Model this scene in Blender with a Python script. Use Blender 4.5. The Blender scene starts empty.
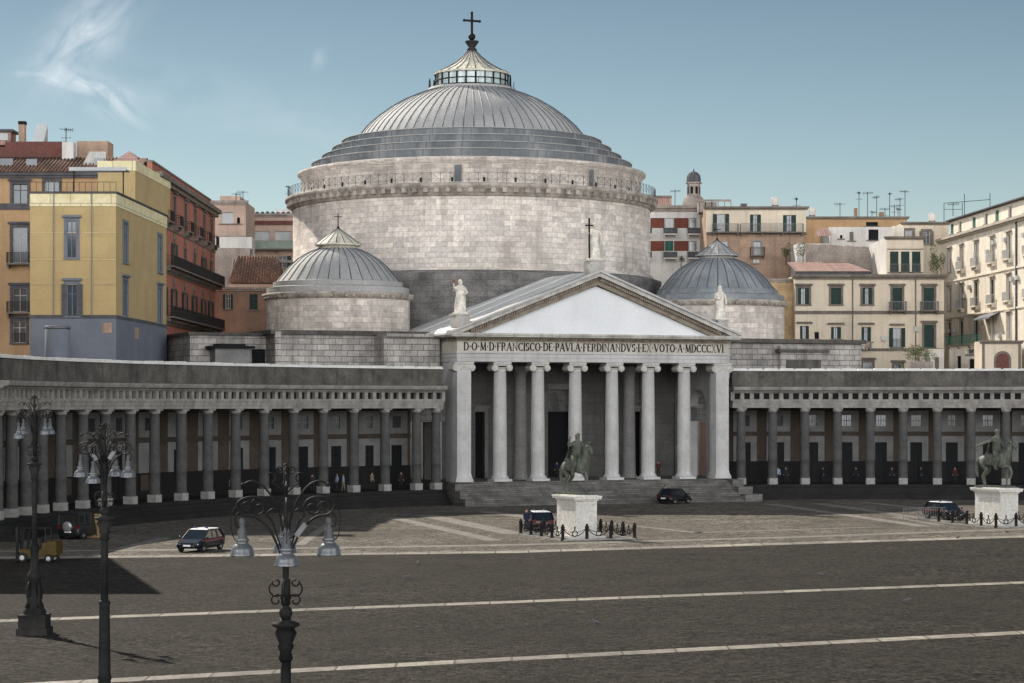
import bpy, math, random
from mathutils import Vector, Matrix
random.seed(7)
R = math.radians
PI = math.pi
scene = bpy.context.scene
COL = scene.collection

# ------------------------------------------------------------------ camera, sky, sun
F = 2200.0; HOR = 402.0; CH = 10.0            # focal length in px, horizon row, camera height
cam_d = bpy.data.cameras.new('camera'); cam = bpy.data.objects.new('camera', cam_d); COL.objects.link(cam)
cam.location = (0, 0, CH); cam.rotation_euler = (R(90), 0, 0)
cam_d.sensor_width = 36; cam_d.lens = 36*F/1024
cam_d.shift_y = (HOR-341.5)/1024
cam_d.clip_start = 1; cam_d.clip_end = 9000
scene.camera = cam
SUN_AZ, SUN_EL = R(-35), R(38)              # azimuth measured from +Y towards +X
sdir = Vector((math.sin(SUN_AZ)*math.cos(SUN_EL), math.cos(SUN_AZ)*math.cos(SUN_EL), math.sin(SUN_EL)))
sl = bpy.data.lights.new('sun', 'SUN'); so = bpy.data.objects.new('sun', sl); COL.objects.link(so)
sl.energy = 5.0; sl.angle = R(0.53); sl.color = (1, .93, .82)
so.rotation_euler = (-sdir).to_track_quat('-Z', 'Y').to_euler(); so.location = sdir*300
world = bpy.data.worlds.new('World'); scene.world = world; world.use_nodes = True
wn = world.node_tree; wn.nodes.clear()
def N(nt, t, **k):
    n = nt.nodes.new(t)
    for a, b in k.items(): setattr(n, a, b)
    return n
out = N(wn, 'ShaderNodeOutputWorld'); bg = N(wn, 'ShaderNodeBackground'); sky = N(wn, 'ShaderNodeTexSky')
sky.sky_type = 'NISHITA'; sky.sun_disc = False; sky.sun_elevation = SUN_EL; sky.sun_rotation = SUN_AZ
sky.altitude = 20; sky.air_density = 1.0; sky.dust_density = .15; sky.ozone_density = 1.2
bg.inputs['Strength'].default_value = .062
hsv = N(wn, 'ShaderNodeHueSaturation'); hsv.inputs['Saturation'].default_value = .97; hsv.inputs['Hue'].default_value = .487
wn.links.new(sky.outputs[0], hsv.inputs['Color'])
# clouds: thin wisps high on the left, plus an added cloud bank behind the camera as facade fill light
tc = N(wn, 'ShaderNodeTexCoord'); sep = N(wn, 'ShaderNodeSeparateXYZ'); wn.links.new(tc.outputs['Generated'], sep.inputs[0])
def math_(nt, op, a, b=None, c=None, clamp=False):
    m = N(nt, 'ShaderNodeMath', operation=op); m.use_clamp = clamp
    for i, x in enumerate((a, b, c)):
        if x is None: continue
        if isinstance(x, (int, float)): m.inputs[i].default_value = x
        else: nt.links.new(x, m.inputs[i])
    return m.outputs[0]
def ramp(nt, fac, stops, interp='LINEAR'):
    r = N(nt, 'ShaderNodeValToRGB'); r.color_ramp.interpolation = interp
    el = r.color_ramp.elements
    while len(el) < len(stops): el.new(.5)
    for e, (p, c) in zip(el, stops):
        e.position = p; e.color = (c, c, c, 1) if isinstance(c, (int, float)) else (*c, 1)
    nt.links.new(fac, r.inputs[0]); return r.outputs[0]
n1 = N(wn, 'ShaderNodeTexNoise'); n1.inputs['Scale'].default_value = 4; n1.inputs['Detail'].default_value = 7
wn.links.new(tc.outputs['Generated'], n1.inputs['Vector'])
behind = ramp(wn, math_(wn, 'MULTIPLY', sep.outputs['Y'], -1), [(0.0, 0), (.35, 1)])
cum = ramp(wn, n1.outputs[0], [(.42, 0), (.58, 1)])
fillbank_f = math_(wn, 'MULTIPLY', math_(wn, 'MULTIPLY', behind, cum), ramp(wn, sep.outputs['Z'], [(.42, 1), (.7, 0)]))
def wisp(cx, cy, ang, sx, sy, sc, lo, hi):
    # soft cloud around direction of picture point (cx,cy); coordinates are direction tangents, a real place in the sky
    tx = math_(wn, 'DIVIDE', sep.outputs['X'], sep.outputs['Y']); tz = math_(wn, 'DIVIDE', sep.outputs['Z'], sep.outputs['Y'])
    dx = math_(wn, 'SUBTRACT', tx, (cx-512)/F); dz = math_(wn, 'SUBTRACT', tz, (HOR-cy)/F)
    c, s = math.cos(ang), math.sin(ang)
    u = math_(wn, 'ADD', math_(wn, 'MULTIPLY', dx, c), math_(wn, 'MULTIPLY', dz, s))
    v = math_(wn, 'SUBTRACT', math_(wn, 'MULTIPLY', dz, c), math_(wn, 'MULTIPLY', dx, s))
    cmb = N(wn, 'ShaderNodeCombineXYZ'); wn.links.new(math_(wn, 'MULTIPLY', u, sc*.45), cmb.inputs[0]); wn.links.new(math_(wn, 'MULTIPLY', v, sc), cmb.inputs[1])
    cmb.inputs[2].default_value = cx*.013
    n = N(wn, 'ShaderNodeTexNoise'); n.inputs['Scale'].default_value = 1; n.inputs['Detail'].default_value = 6; n.inputs['Roughness'].default_value = .55; n.inputs['Distortion'].default_value = .6
    wn.links.new(cmb.outputs[0], n.inputs['Vector'])
    us = math_(wn, 'DIVIDE', u, sx/F); vs = math_(wn, 'DIVIDE', v, sy/F)
    d2 = math_(wn, 'ADD', math_(wn, 'MULTIPLY', us, us), math_(wn, 'MULTIPLY', vs, vs))
    fall = math_(wn, 'EXPONENT', math_(wn, 'MULTIPLY', d2, -1))
    fr = ramp(wn, sep.outputs['Y'], [(.5, 0), (.6, 1)])
    return math_(wn, 'MULTIPLY', math_(wn, 'MULTIPLY', fall, ramp(wn, n.outputs[0], [(lo, 0), (hi, 1)])), fr)
w1 = wisp(84, 38, R(46), 54, 26, 95, .3, .75)
w2 = wisp(105, 98, R(-30), 42, 15, 110, .38, .7)
w3 = wisp(48, 78, R(-8), 38, 9, 110, .38, .7)
w4 = wisp(317, 60, R(60), 12, 7, 90, .3, .7)
w5 = wisp(240, 110, R(-15), 150, 26, 40, .4, .9)
wsum = math_(wn, 'ADD', math_(wn, 'ADD', math_(wn, 'MULTIPLY', w1, .62), math_(wn, 'MULTIPLY', w2, .5)), math_(wn, 'ADD', math_(wn, 'MULTIPLY', w3, .42), math_(wn, 'ADD', math_(wn, 'MULTIPLY', w4, .18), math_(wn, 'MULTIPLY', w5, .25))), clamp=True)
grad = ramp(wn, sep.outputs['Z'], [(.0, 1.2), (.06, 1.02), (.12, .86), (.19, .66)])
skm = N(wn, 'ShaderNodeMix', data_type='RGBA', blend_type='MULTIPLY'); skm.inputs[0].default_value = 1; wn.links.new(hsv.outputs[0], skm.inputs[6]); wn.links.new(grad, skm.inputs[7])
mx1 = N(wn, 'ShaderNodeMix', data_type='RGBA'); wn.links.new(wsum, mx1.inputs[0]); wn.links.new(skm.outputs[2], mx1.inputs[6]); mx1.inputs[7].default_value = (14, 14.4, 14.8, 1)
mx2 = N(wn, 'ShaderNodeMix', data_type='RGBA'); wn.links.new(fillbank_f, mx2.inputs[0]); wn.links.new(mx1.outputs[2], mx2.inputs[6]); mx2.inputs[7].default_value = (82, 82, 83, 1)
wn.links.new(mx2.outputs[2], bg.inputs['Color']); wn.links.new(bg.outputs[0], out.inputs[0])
scene.view_settings.view_transform = 'Standard'; scene.view_settings.look = 'None'
scene.view_settings.exposure = .36; scene.view_settings.gamma = 1; scene.view_settings.use_curve_mapping = False

# ------------------------------------------------------------------ materials
def mat(name, base, rough=.8, metal=0, **k):
    """procedural surface: base colour, second colour through large noise, fine grain, optional masonry courses, grime"""
    m = bpy.data.materials.new(name); m.use_nodes = True; nt = m.node_tree; b = nt.nodes['Principled BSDF']
    b.inputs['Roughness'].default_value = rough; b.inputs['Metallic'].default_value = metal
    b.inputs['Specular IOR Level'].default_value = k.get('spec', .2 if rough > .5 else .5)
    tcn = N(nt, 'ShaderNodeTexCoord')
    obj_v = tcn.outputs['Object']
    big = N(nt, 'ShaderNodeTexNoise'); big.inputs['Scale'].default_value = k.get('bigs', .35); big.inputs['Detail'].default_value = 6; big.inputs['Roughness'].default_value = .6
    nt.links.new(obj_v, big.inputs['Vector'])
    c2 = k.get('base2', tuple(x*.72 for x in base))
    mix = N(nt, 'ShaderNodeMix', data_type='RGBA'); nt.links.new(ramp(nt, big.outputs[0], [(k.get('lo', .35), 0), (k.get('hi', .65), 1)]), mix.inputs[0])
    mix.inputs[6].default_value = (*base, 1); mix.inputs[7].default_value = (*c2, 1)
    col = mix.outputs[2]; height = None
    if 'brick' in k:
        bw, bh, mort, var = k['brick']
        br = N(nt, 'ShaderNodeTexBrick'); nt.links.new(tcn.outputs['UV'], br.inputs['Vector']); br.inputs['Scale'].default_value = 1
        br.inputs['Brick Width'].default_value = bw; br.inputs['Row Height'].default_value = bh; br.inputs['Mortar Size'].default_value = mort; br.inputs['Mortar Smooth'].default_value = .3
        br.inputs['Color1'].default_value = (1-var, 1-var, 1-var*.95, 1); br.inputs['Color2'].default_value = (1+var*.6, 1+var*.57, 1+var*.5, 1)
        br.inputs['Mortar'].default_value = (k.get('mcol', .55),)*3+(1,)
        # second masonry lattice of the same courses, to make the tone change from stone to stone
        mu = N(nt, 'ShaderNodeMix', data_type='RGBA', blend_type='MULTIPLY'); mu.inputs[0].default_value = 1
        nt.links.new(col, mu.inputs[6]); nt.links.new(br.outputs[0], mu.inputs[7]); col = mu.outputs[2]; height = br.outputs['Fac']
    fine = N(nt, 'ShaderNodeTexNoise'); fine.inputs['Scale'].default_value = k.get('fines', 5); fine.inputs['Detail'].default_value = 5
    nt.links.new(obj_v, fine.inputs['Vector'])
    a = k.get('fine', .18)
    mu = N(nt, 'ShaderNodeMix', data_type='RGBA', blend_type='MULTIPLY'); mu.inputs[0].default_value = 1
    nt.links.new(col, mu.inputs[6]); nt.links.new(ramp(nt, fine.outputs[0], [(.3, 1-a), (.7, 1+a)]), mu.inputs[7]); col = mu.outputs[2]
    if 'streak' in k:      # rain streaks: noise stretched downwards
        mp = N(nt, 'ShaderNodeMapping'); mp.inputs['Scale'].default_value = k.get('sscale', (1.6, .09, 1)); nt.links.new(tcn.outputs['UV'], mp.inputs[0])
        st = N(nt, 'ShaderNodeTexNoise'); st.inputs['Scale'].default_value = 1; st.inputs['Detail'].default_value = 6; nt.links.new(mp.outputs[0], st.inputs['Vector'])
        mu = N(nt, 'ShaderNodeMix', data_type='RGBA'); nt.links.new(ramp(nt, st.outputs[0], [(.5, 0), (.72, k['streak'])]), mu.inputs[0])
        nt.links.new(col, mu.inputs[6]); mu.inputs[7].default_value = (*k.get('scol', (.04, .038, .035)), 1); col = mu.outputs[2]
    nt.links.new(col, b.inputs['Base Color'])
    bm = N(nt, 'ShaderNodeBump'); bm.inputs['Strength'].default_value = k.get('bump', .4); bm.inputs['Distance'].default_value = k.get('bdist', .03)
    if height is not None:
        h = math_(nt, 'SUBTRACT', math_(nt, 'MULTIPLY', fine.outputs[0], .5), height); nt.links.new(h, bm.inputs['Height'])
    else: nt.links.new(fine.outputs[0], bm.inputs['Height'])
    nt.links.new(bm.outputs[0], b.inputs['Normal'])
    return m
M = {}
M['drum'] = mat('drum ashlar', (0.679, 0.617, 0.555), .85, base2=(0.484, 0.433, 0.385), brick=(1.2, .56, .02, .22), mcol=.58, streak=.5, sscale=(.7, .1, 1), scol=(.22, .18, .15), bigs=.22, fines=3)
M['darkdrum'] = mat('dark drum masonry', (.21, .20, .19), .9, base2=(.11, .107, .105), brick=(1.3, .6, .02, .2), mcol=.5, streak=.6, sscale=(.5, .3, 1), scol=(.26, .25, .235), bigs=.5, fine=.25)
M['cornice'] = mat('weathered cornice', (.48, .43, .375), .85, base2=(.25, .22, .19), bigs=.6, streak=.55, sscale=(1.2, .6, 1))
M['rough'] = mat('rough block wall', (0.450, 0.423, 0.392), .9, base2=(0.243, 0.230, 0.216), brick=(1.25, .58, .03, .22), mcol=.4, bigs=.4, streak=.4, bump=.9, bdist=.08)
M['marble'] = mat('grey white marble', (0.475, 0.466, 0.454), .55, base2=(0.364, 0.356, 0.344), bigs=.5, streak=.3, scol=(.2, .19, .18), fine=.08, bump=.1)
M['marble2'] = mat('weathered marble', (0.494, 0.475, 0.437), .6, base2=(0.323, 0.304, 0.275), bigs=.7, streak=.45, scol=(.12, .11, .1), fine=.12, bump=.2)
M['tymp'] = mat('white plaster', (0.707, 0.715, 0.725), .9, base2=(0.636, 0.645, 0.654), bigs=.2, fine=.05, bump=.05, streak=.35, sscale=(.5, .12, 1), scol=(.52, .51, .5))
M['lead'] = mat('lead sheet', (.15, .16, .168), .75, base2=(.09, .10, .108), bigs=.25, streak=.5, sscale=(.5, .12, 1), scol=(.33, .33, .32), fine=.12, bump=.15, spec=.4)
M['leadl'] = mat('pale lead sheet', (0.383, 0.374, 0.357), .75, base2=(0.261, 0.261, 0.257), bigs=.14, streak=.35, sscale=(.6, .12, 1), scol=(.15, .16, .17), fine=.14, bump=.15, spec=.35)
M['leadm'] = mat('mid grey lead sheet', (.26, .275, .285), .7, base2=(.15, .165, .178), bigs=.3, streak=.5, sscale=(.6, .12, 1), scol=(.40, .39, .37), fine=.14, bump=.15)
M['seam'] = mat('lead seam', (.10, .11, .125), .6)
M['roofw'] = mat('pale membrane roof', (.72, .71, .68), .7, base2=(.58, .57, .55), bigs=.3, fine=.08, streak=.2, scol=(.3, .3, .3))
M['iron'] = mat('dark iron', (.0035, .0035, .004), .6, metal=0, spec=.1, fine=.2, base2=(.03, .028, .026), bump=.2, bdist=.01)
M['railgrey'] = mat('weathered railing iron', (.10, .10, .10), .7, fine=.1)
M['neck'] = mat('dull grey casting', (.075, .077, .08), .5, fine=.1)
M['black'] = mat('deep shadow void', (.012, .013, .015), .9, fine=.1)
M['glass'] = mat('window glass', (.035, .05, .06), .12, fine=.05, bump=.02, spec=.8, base2=(.05, .07, .085), bigs=.8)
M['lglass'] = mat('lantern glass', (.42, .50, .50), .15, fine=.05, bump=.02, spec=.6)
M['copper'] = mat('lantern roof sheet', (.60, .56, .46), .6, base2=(.42, .40, .32), bigs=.8, streak=.3, scol=(.16, .15, .12))
M['parapet'] = mat('stained parapet', (0.122, 0.114, 0.098), .95, base2=(0.059, 0.054, 0.050), bigs=.5, streak=.7, sscale=(1.4, .25, 1), scol=(.03, .03, .028), fine=.2)
M['entab'] = mat('colonnade entablature', (.285, .272, .25), .9, base2=(.18, .17, .155), bigs=.8, streak=.4, sscale=(1.5, .3, 1), fine=.15)
M['unused'] = mat('older entablature stone', (0.241, 0.215, 0.189), .9, base2=(0.146, 0.129, 0.112), bigs=.8, streak=.4, sscale=(1.5, .3, 1), fine=.15)
M['piperno'] = mat('grey volcanic column', (0.081, 0.079, 0.076), .85, base2=(0.050, 0.049, 0.048), bigs=.9, streak=.4, sscale=(2, .15, 1), scol=(.06, .06, .06), fine=.12)
M['plinth'] = mat('pale plinth stone', (0.302, 0.295, 0.281), .8, base2=(0.202, 0.194, 0.180), bigs=1.2)
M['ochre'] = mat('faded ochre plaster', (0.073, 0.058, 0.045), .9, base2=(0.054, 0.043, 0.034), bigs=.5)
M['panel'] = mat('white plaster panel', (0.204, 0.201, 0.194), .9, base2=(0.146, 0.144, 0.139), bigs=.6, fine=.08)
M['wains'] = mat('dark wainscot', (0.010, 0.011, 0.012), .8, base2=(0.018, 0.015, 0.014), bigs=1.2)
M['doorp'] = mat('dark door paint', (.008, .010, .011), .7)
M['floor'] = mat('basalt paving', (0.018, 0.017, 0.017), .8, base2=(0.012, 0.012, 0.012), brick=(1.2, .6, .02, .2), bigs=.6)
M['step'] = mat('stair stone', (0.160, 0.152, 0.141), .85, base2=(0.087, 0.084, 0.079), bigs=.7, brick=(2.2, .1692, .012, .3), mcol=.35, fine=.2)  # courses follow the risers: step shading lines are put into the colour
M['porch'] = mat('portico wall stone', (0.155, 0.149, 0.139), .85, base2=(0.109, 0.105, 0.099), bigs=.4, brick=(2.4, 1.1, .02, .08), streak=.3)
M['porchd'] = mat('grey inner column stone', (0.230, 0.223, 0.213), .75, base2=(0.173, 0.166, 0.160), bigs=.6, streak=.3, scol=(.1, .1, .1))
M['carve'] = mat('carved lettering', (.03, .03, .032), .9)
M['frieze'] = mat('inscription frieze', (.48, .445, .385), .8, base2=(.37, .34, .29), bigs=.8, fine=.1)
M['dentil'] = mat('brown carved course', (.27, .235, .19), .85, base2=(.16, .13, .10), bigs=1.5, fine=.3, fines=9)
M['bronze'] = mat('verdigris bronze', (0.107, 0.112, 0.089), .6, metal=.15, base2=(0.053, 0.058, 0.047), bigs=2.5, streak=.5, sscale=(5, .8, 1), scol=(.21, .27, .22), fine=.25, fines=8)
M['statue'] = mat('statue marble', (0.792, 0.744, 0.660), .7, base2=(0.504, 0.468, 0.408), bigs=1.5, streak=.4, sscale=(3, .7, 1), scol=(.2, .18, .16))
M['pedest'] = mat('pedestal marble', (.60, .58, .535), .7, base2=(.48, .46, .42), bigs=.8, streak=.25, sscale=(2, .3, 1), scol=(.2, .19, .17), brick=(1.4, 1.25, .008, .05), mcol=.6, bump=.15)
M['bell'] = mat('grey enamelled metal', (0.168, 0.174, 0.180), .3, metal=.4, base2=(0.120, 0.126, 0.132), bigs=3, fine=.1, bump=.05)

def cobble(name, c1, c2, c3, s=7.0, big=.05, band=0):
    m = bpy.data.materials.new(name); m.use_nodes = True; nt = m.node_tree; b = nt.nodes['Principled BSDF']
    b.inputs['Roughness'].default_value = .9; b.inputs['Specular IOR Level'].default_value = .06
    tcn = N(nt, 'ShaderNodeTexCoord'); O = tcn.outputs['Object']
    v = N(nt, 'ShaderNodeTexVoronoi'); v.inputs['Scale'].default_value = s; nt.links.new(O, v.inputs['Vector'])
    g = N(nt, 'ShaderNodeSeparateColor'); nt.links.new(v.outputs['Color'], g.inputs[0])
    n = N(nt, 'ShaderNodeTexNoise'); n.inputs['Scale'].default_value = big; n.inputs['Detail'].default_value = 9; n.inputs['Roughness'].default_value = .68; nt.links.new(O, n.inputs['Vector'])
    mx = N(nt, 'ShaderNodeMix', data_type='RGBA'); nt.links.new(g.outputs[0], mx.inputs[0]); mx.inputs[6].default_value = (*c1, 1); mx.inputs[7].default_value = (*c2, 1)
    m2 = N(nt, 'ShaderNodeMix', data_type='RGBA'); nt.links.new(ramp(nt, n.outputs[0], [(.38, 0), (.66, .8)]), m2.inputs[0]); nt.links.new(mx.outputs[2], m2.inputs[6]); m2.inputs[7].default_value = (*c3, 1)
    # stretched grain: sett tones plus backlight on their bumps, put into the colour
    mp = N(nt, 'ShaderNodeMapping'); mp.inputs['Scale'].default_value = (8, 1.1, 1); nt.links.new(O, mp.inputs[0])
    n3 = N(nt, 'ShaderNodeTexNoise'); n3.inputs['Scale'].default_value = 1.3; n3.inputs['Detail'].default_value = 7; n3.inputs['Roughness'].default_value = .75; nt.links.new(mp.outputs[0], n3.inputs['Vector'])
    mu = N(nt, 'ShaderNodeMix', data_type='RGBA', blend_type='MULTIPLY'); mu.inputs[0].default_value = 1
    nt.links.new(m2.outputs[2], mu.inputs[6]); nt.links.new(ramp(nt, n3.outputs[0], [(.32, .3), (.68, 1.8)]), mu.inputs[7])
    st = N(nt, 'ShaderNodeTexNoise'); st.inputs['Scale'].default_value = .22; st.inputs['Detail'].default_value = 8; st.inputs['Roughness'].default_value = .7; nt.links.new(O, st.inputs['Vector'])
    ms = N(nt, 'ShaderNodeMix', data_type='RGBA', blend_type='MULTIPLY'); ms.inputs[0].default_value = 1
    nt.links.new(mu.outputs[2], ms.inputs[6]); nt.links.new(ramp(nt, st.outputs[0], [(.32, 1.25), (.5, 1.0), (.62, .82), (.68, .5)]), ms.inputs[7])
    nt.links.new(ms.outputs[2], b.inputs['Base Color'])
    bm = N(nt, 'ShaderNodeBump'); bm.inputs['Strength'].default_value = .7; bm.inputs['Distance'].default_value = .02
    nt.links.new(math_(nt, 'SUBTRACT', 1, v.outputs['Distance']), bm.inputs['Height']); nt.links.new(bm.outputs[0], b.inputs['Normal'])
    return m
M['cobble'] = cobble('dark sett paving', (.006, .0055, .0048), (.050, .0435, .036), (.026, .0225, .0185), 4.5)
M['apron'] = cobble('grey brown sett paving', (.04, .036, .030), (.20, .175, .145), (.075, .067, .056), 3.2, .08)
M['line'] = mat('pale travertine band', (0.302, 0.274, 0.234), .8, base2=(0.166, 0.148, 0.126), bigs=.9, fine=.3, brick=(2.2, 50, .06, .3), mcol=.4)
M['line2'] = mat('worn stone band', (0.214, 0.196, 0.171), .8, base2=(0.136, 0.123, 0.106), bigs=.6, fine=.3, fines=3)

# ------------------------------------------------------------------ mesh builder
class MB:
    def __init__(s): s.v = []; s.f = []; s.mi = []; s.sm = []; s.cy = []; s.M = None
    def add(s, vs, fs, mi=0, smooth=False, cyl=None):
        o = len(s.v)
        if s.M is not None: vs = [tuple(s.M @ Vector(p)) for p in vs]
        s.v += [tuple(p) for p in vs]
        for f in fs: s.f.append([i+o for i in f]); s.mi.append(mi); s.sm.append(smooth); s.cy.append(cyl)
        return s
    def box(s, x0, x1, y0, y1, z0, z1, mi=0):
        v = [(x0, y0, z0), (x1, y0, z0), (x1, y1, z0), (x0, y1, z0), (x0, y0, z1), (x1, y0, z1), (x1, y1, z1), (x0, y1, z1)]
        return s.add(v, [(0, 3, 2, 1), (4, 5, 6, 7), (0, 1, 5, 4), (1, 2, 6, 5), (2, 3, 7, 6), (3, 0, 4, 7)], mi)
    def bar(s, a, b, w, h, mi=0):            # box beam between two points
        a = Vector(a); b = Vector(b); d = (b-a).normalized(); up = Vector((0, 0, 1)) if abs(d.z) < .95 else Vector((0, 1, 0))
        r = d.cross(up).normalized()*w/2; u = r.cross(d).normalized()*h/2
        v = [a-r-u, a+r-u, a+r+u, a-r+u, b-r-u, b+r-u, b+r+u, b-r+u]
        return s.add(v, [(0, 3, 2, 1), (4, 5, 6, 7), (0, 1, 5, 4), (1, 2, 6, 5), (2, 3, 7, 6), (3, 0, 4, 7)], mi)
    def lathe(s, prof, n=24, c=(0, 0), a0=0, a1=2*PI, mi=0, smooth=True, uvr=None, cap=False):
        full = abs(a1-a0-2*PI) < 1e-6; m = n if full else n+1; v = []; f = []
        for r, z in prof:
            for i in range(m):
                a = a0+(a1-a0)*i/n; v.append((c[0]+r*math.cos(a), c[1]+r*math.sin(a), z))
        for j in range(len(prof)-1):
            for i in range(n):
                k = (i+1) % m; f.append((j*m+i, j*m+k, (j+1)*m+k, (j+1)*m+i))
        if cap and full: f.append(list(range(m))[::-1]); f.append([(len(prof)-1)*m+i for i in range(m)])
        return s.add(v, f, mi, smooth, (c[0], c[1], uvr or max(p[0] for p in prof)))
    def tube(s, pts, r, n=6, mi=0, smooth=True):
        pts = [Vector(p) for p in pts]; rr = r if isinstance(r, (list, tuple)) else [r]*len(pts); v = []; f = []
        ref = None
        for i, p in enumerate(pts):
            d = (pts[min(i+1, len(pts)-1)]-pts[max(i-1, 0)]).normalized()
            if ref is None: ref = Vector((0, 0, 1)) if abs(d.z) < .9 else Vector((1, 0, 0))
            x = (ref-d*ref.dot(d))
            if x.length < 1e-4: x = d.orthogonal()
            x.normalize(); ref = x; y = d.cross(x)
            for k in range(n):
                a = 2*PI*k/n; v.append(p+(x*math.cos(a)+y*math.sin(a))*rr[i])
        for i in range(len(pts)-1):
            for k in range(n): q = (k+1) % n; f.append((i*n+k, i*n+q, (i+1)*n+q, (i+1)*n+k))
        f.append(list(range(n))[::-1]); f.append([(len(pts)-1)*n+k for k in range(n)])
        return s.add(v, f, mi, smooth)
    def ext(s, poly, y0, y1, mi=0):          # polygon in xz pushed along y
        n = len(poly); v = [(x, y0, z) for x, z in poly]+[(x, y1, z) for x, z in poly]
        f = [list(range(n)), [n+i for i in range(n)][::-1]]+[(i, n+i, n+(i+1) % n, (i+1) % n) for i in range(n)]
        return s.add(v, f, mi)
    def prism(s, poly, z0, z1, mi=0):
        n = len(poly); v = [(x, y, z0) for x, y in poly]+[(x, y, z1) for x, y in poly]
        f = [list(range(n))[::-1], [n+i for i in range(n)]]+[(i, (i+1) % n, n+(i+1) % n, n+i) for i in range(n)]
        return s.add(v, f, mi)
    def sphere(s, c, r, n=12, m=8, mi=0, sc=(1, 1, 1)):
        pr = []; v = []; f = []
        for j in range(m+1):
            t = PI*j/m
            for i in range(n): a = 2*PI*i/n; v.append((c[0]+sc[0]*r*math.sin(t)*math.cos(a), c[1]+sc[1]*r*math.sin(t)*math.sin(a), c[2]+sc[2]*r*math.cos(t)))
        for j in range(m):
            for i in range(n): k = (i+1) % n; f.append((j*n+i, (j+1)*n+i, (j+1)*n+k, j*n+k))
        return s.add(v, f, mi, True)
    def build(s, name, mats, parent=None, loc=None, rz=0, **props):
        me = bpy.data.meshes.new(name); me.from_pydata(s.v, [], s.f)
        for m_ in (mats if isinstance(mats, (list, tuple)) else [mats]): me.materials.append(M[m_] if isinstance(m_, str) else m_)
        uv = me.uv_layers.new(name='UVMap').data
        for p, mi, sm, cy in zip(me.polygons, s.mi, s.sm, s.cy):
            p.material_index = mi; p.use_smooth = sm
            c = p.center; n = p.normal
            if cy:
                tc_ = math.atan2(c.y-cy[1], c.x-cy[0])
                for li, vi in zip(p.loop_indices, p.vertices):
                    q = me.vertices[vi].co; t = math.atan2(q.y-cy[1], q.x-cy[0]); t = tc_+((t-tc_+PI) % (2*PI)-PI)
                    uv[li].uv = (t*cy[2], q.z if abs(n.z) < .8 else math.hypot(q.x-cy[0], q.y-cy[1]))
            elif abs(n.z) > .8:
                for li, vi in zip(p.loop_indices, p.vertices): q = me.vertices[vi].co; uv[li].uv = (q.x, q.y)
            else:
                h = math.hypot(n.x, n.y) or 1; tx, ty = -n.y/h, n.x/h
                for li, vi in zip(p.loop_indices, p.vertices): q = me.vertices[vi].co; uv[li].uv = (q.x*tx+q.y*ty, q.z)
        me.validate(); me.update()
        o = bpy.data.objects.new(name, me); COL.objects.link(o)
        if parent: o.parent = parent
        if loc: o.location = loc
        o.rotation_euler.z = rz
        for k_, v_ in props.items():
            if v_ is not None: o[k_] = v_
        return o
def thing(name, label, category, loc=(0, 0, 0), rz=0, group=None):
    o = bpy.data.objects.new(name, None); COL.objects.link(o); o.location = loc; o.rotation_euler.z = rz
    o['label'] = label; o['category'] = category
    if group: o['group'] = group
    return o
def copy_tree(o, parent=None, loc=None, rz=None, label=None):
    c = o.copy(); COL.objects.link(c)
    if parent: c.parent = parent; c.matrix_parent_inverse = o.matrix_parent_inverse.copy()
    if loc is not None: c.location = loc
    if rz is not None: c.rotation_euler.z = rz
    if label: c['label'] = label
    for ch in [x for x in bpy.data.objects if x.parent == o]: copy_tree(ch, c)
    return c
def gp(x, y): Z = F*CH/(y-HOR); return ((x-512)/F*Z, Z)            # ground point seen at a pixel
def wp(x, y, Z): return Vector(((x-512)/F*Z, Z, CH+(HOR-y)/F*Z))    # point at depth Z seen at a pixel

# ------------------------------------------------------------------ ground
g = MB(); g.add([(-2500, -300, 0), (2500, -300, 0), (2500, 4500, 0), (-2500, 4500, 0)], [(0, 1, 2, 3)]); g.build('square_paving', 'cobble', kind='structure')
pa = [gp(-200, 559.5), gp(108, 557), gp(512, 552), gp(1024, 536.5), gp(1250, 529.5)]
g = MB(); v = [(x, y, .004) for x, y in pa]+[(60, 262, .004), (-60, 262, .004)]; g.add(v, [list(range(len(v)))]); g.build('church_forecourt_paving', 'apron', kind='structure')
def strip(pts, w, z, m, name):
    P = [Vector(gp(*p)) for p in pts]; b = MB(); L = []; Rr = []
    for i, p in enumerate(P):
        d = (P[min(i+1, len(P)-1)]-P[max(i-1, 0)]).normalized(); n = Vector((-d.y, d.x))*w/2
        L.append((p.x+n.x, p.y+n.y, z)); Rr.append((p.x-n.x, p.y-n.y, z))
    k = len(P); b.add(L+Rr, [(i, k+i, k+i+1, i+1) for i in range(k-1)]); b.build(name, m, kind='structure')
strip([(-200, 559.5), (108, 557), (512, 552), (1024, 536.5), (1250, 529.5)], 2.1, .008, 'line', 'paving_band')
strip([(-200, 553), (220, 549.5), (512, 545), (800, 537), (1024, 529), (1250, 521)], 1.5, .008, 'line2', 'paving_band')
strip([(-200, 628.5), (0, 621), (512, 602), (1024, 582.5), (1250, 574)], 1.25, .008, 'line', 'paving_band')
strip([(-200, 697.2), (0, 686.5), (512, 659), (1024, 632.5), (1250, 621)], 1.15, .008, 'line', 'paving_band')
for a, b_, w in [((392, 517.5), (494, 540.5), 1.3), ((424, 515), (516, 534), 1.9), ((485, 511.5), (548, 520), 1.7), ((548, 517), (700, 533), .8), ((330, 523), (300, 545), .7),
                 ((165, 538), (122, 549), 1.1), ((770, 504), (925, 526.5), 1.4), ((818, 503.5), (948, 522), 1.5), ((862, 502), (935, 510), 1.3), ((895, 517), (940, 525.5), 1.0), ((690, 533), (880, 527), .7), ((690, 519.3), (716, 519.3), 1.0)]:
    strip([a, b_], w, .012, 'line2', 'paving_band')

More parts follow.
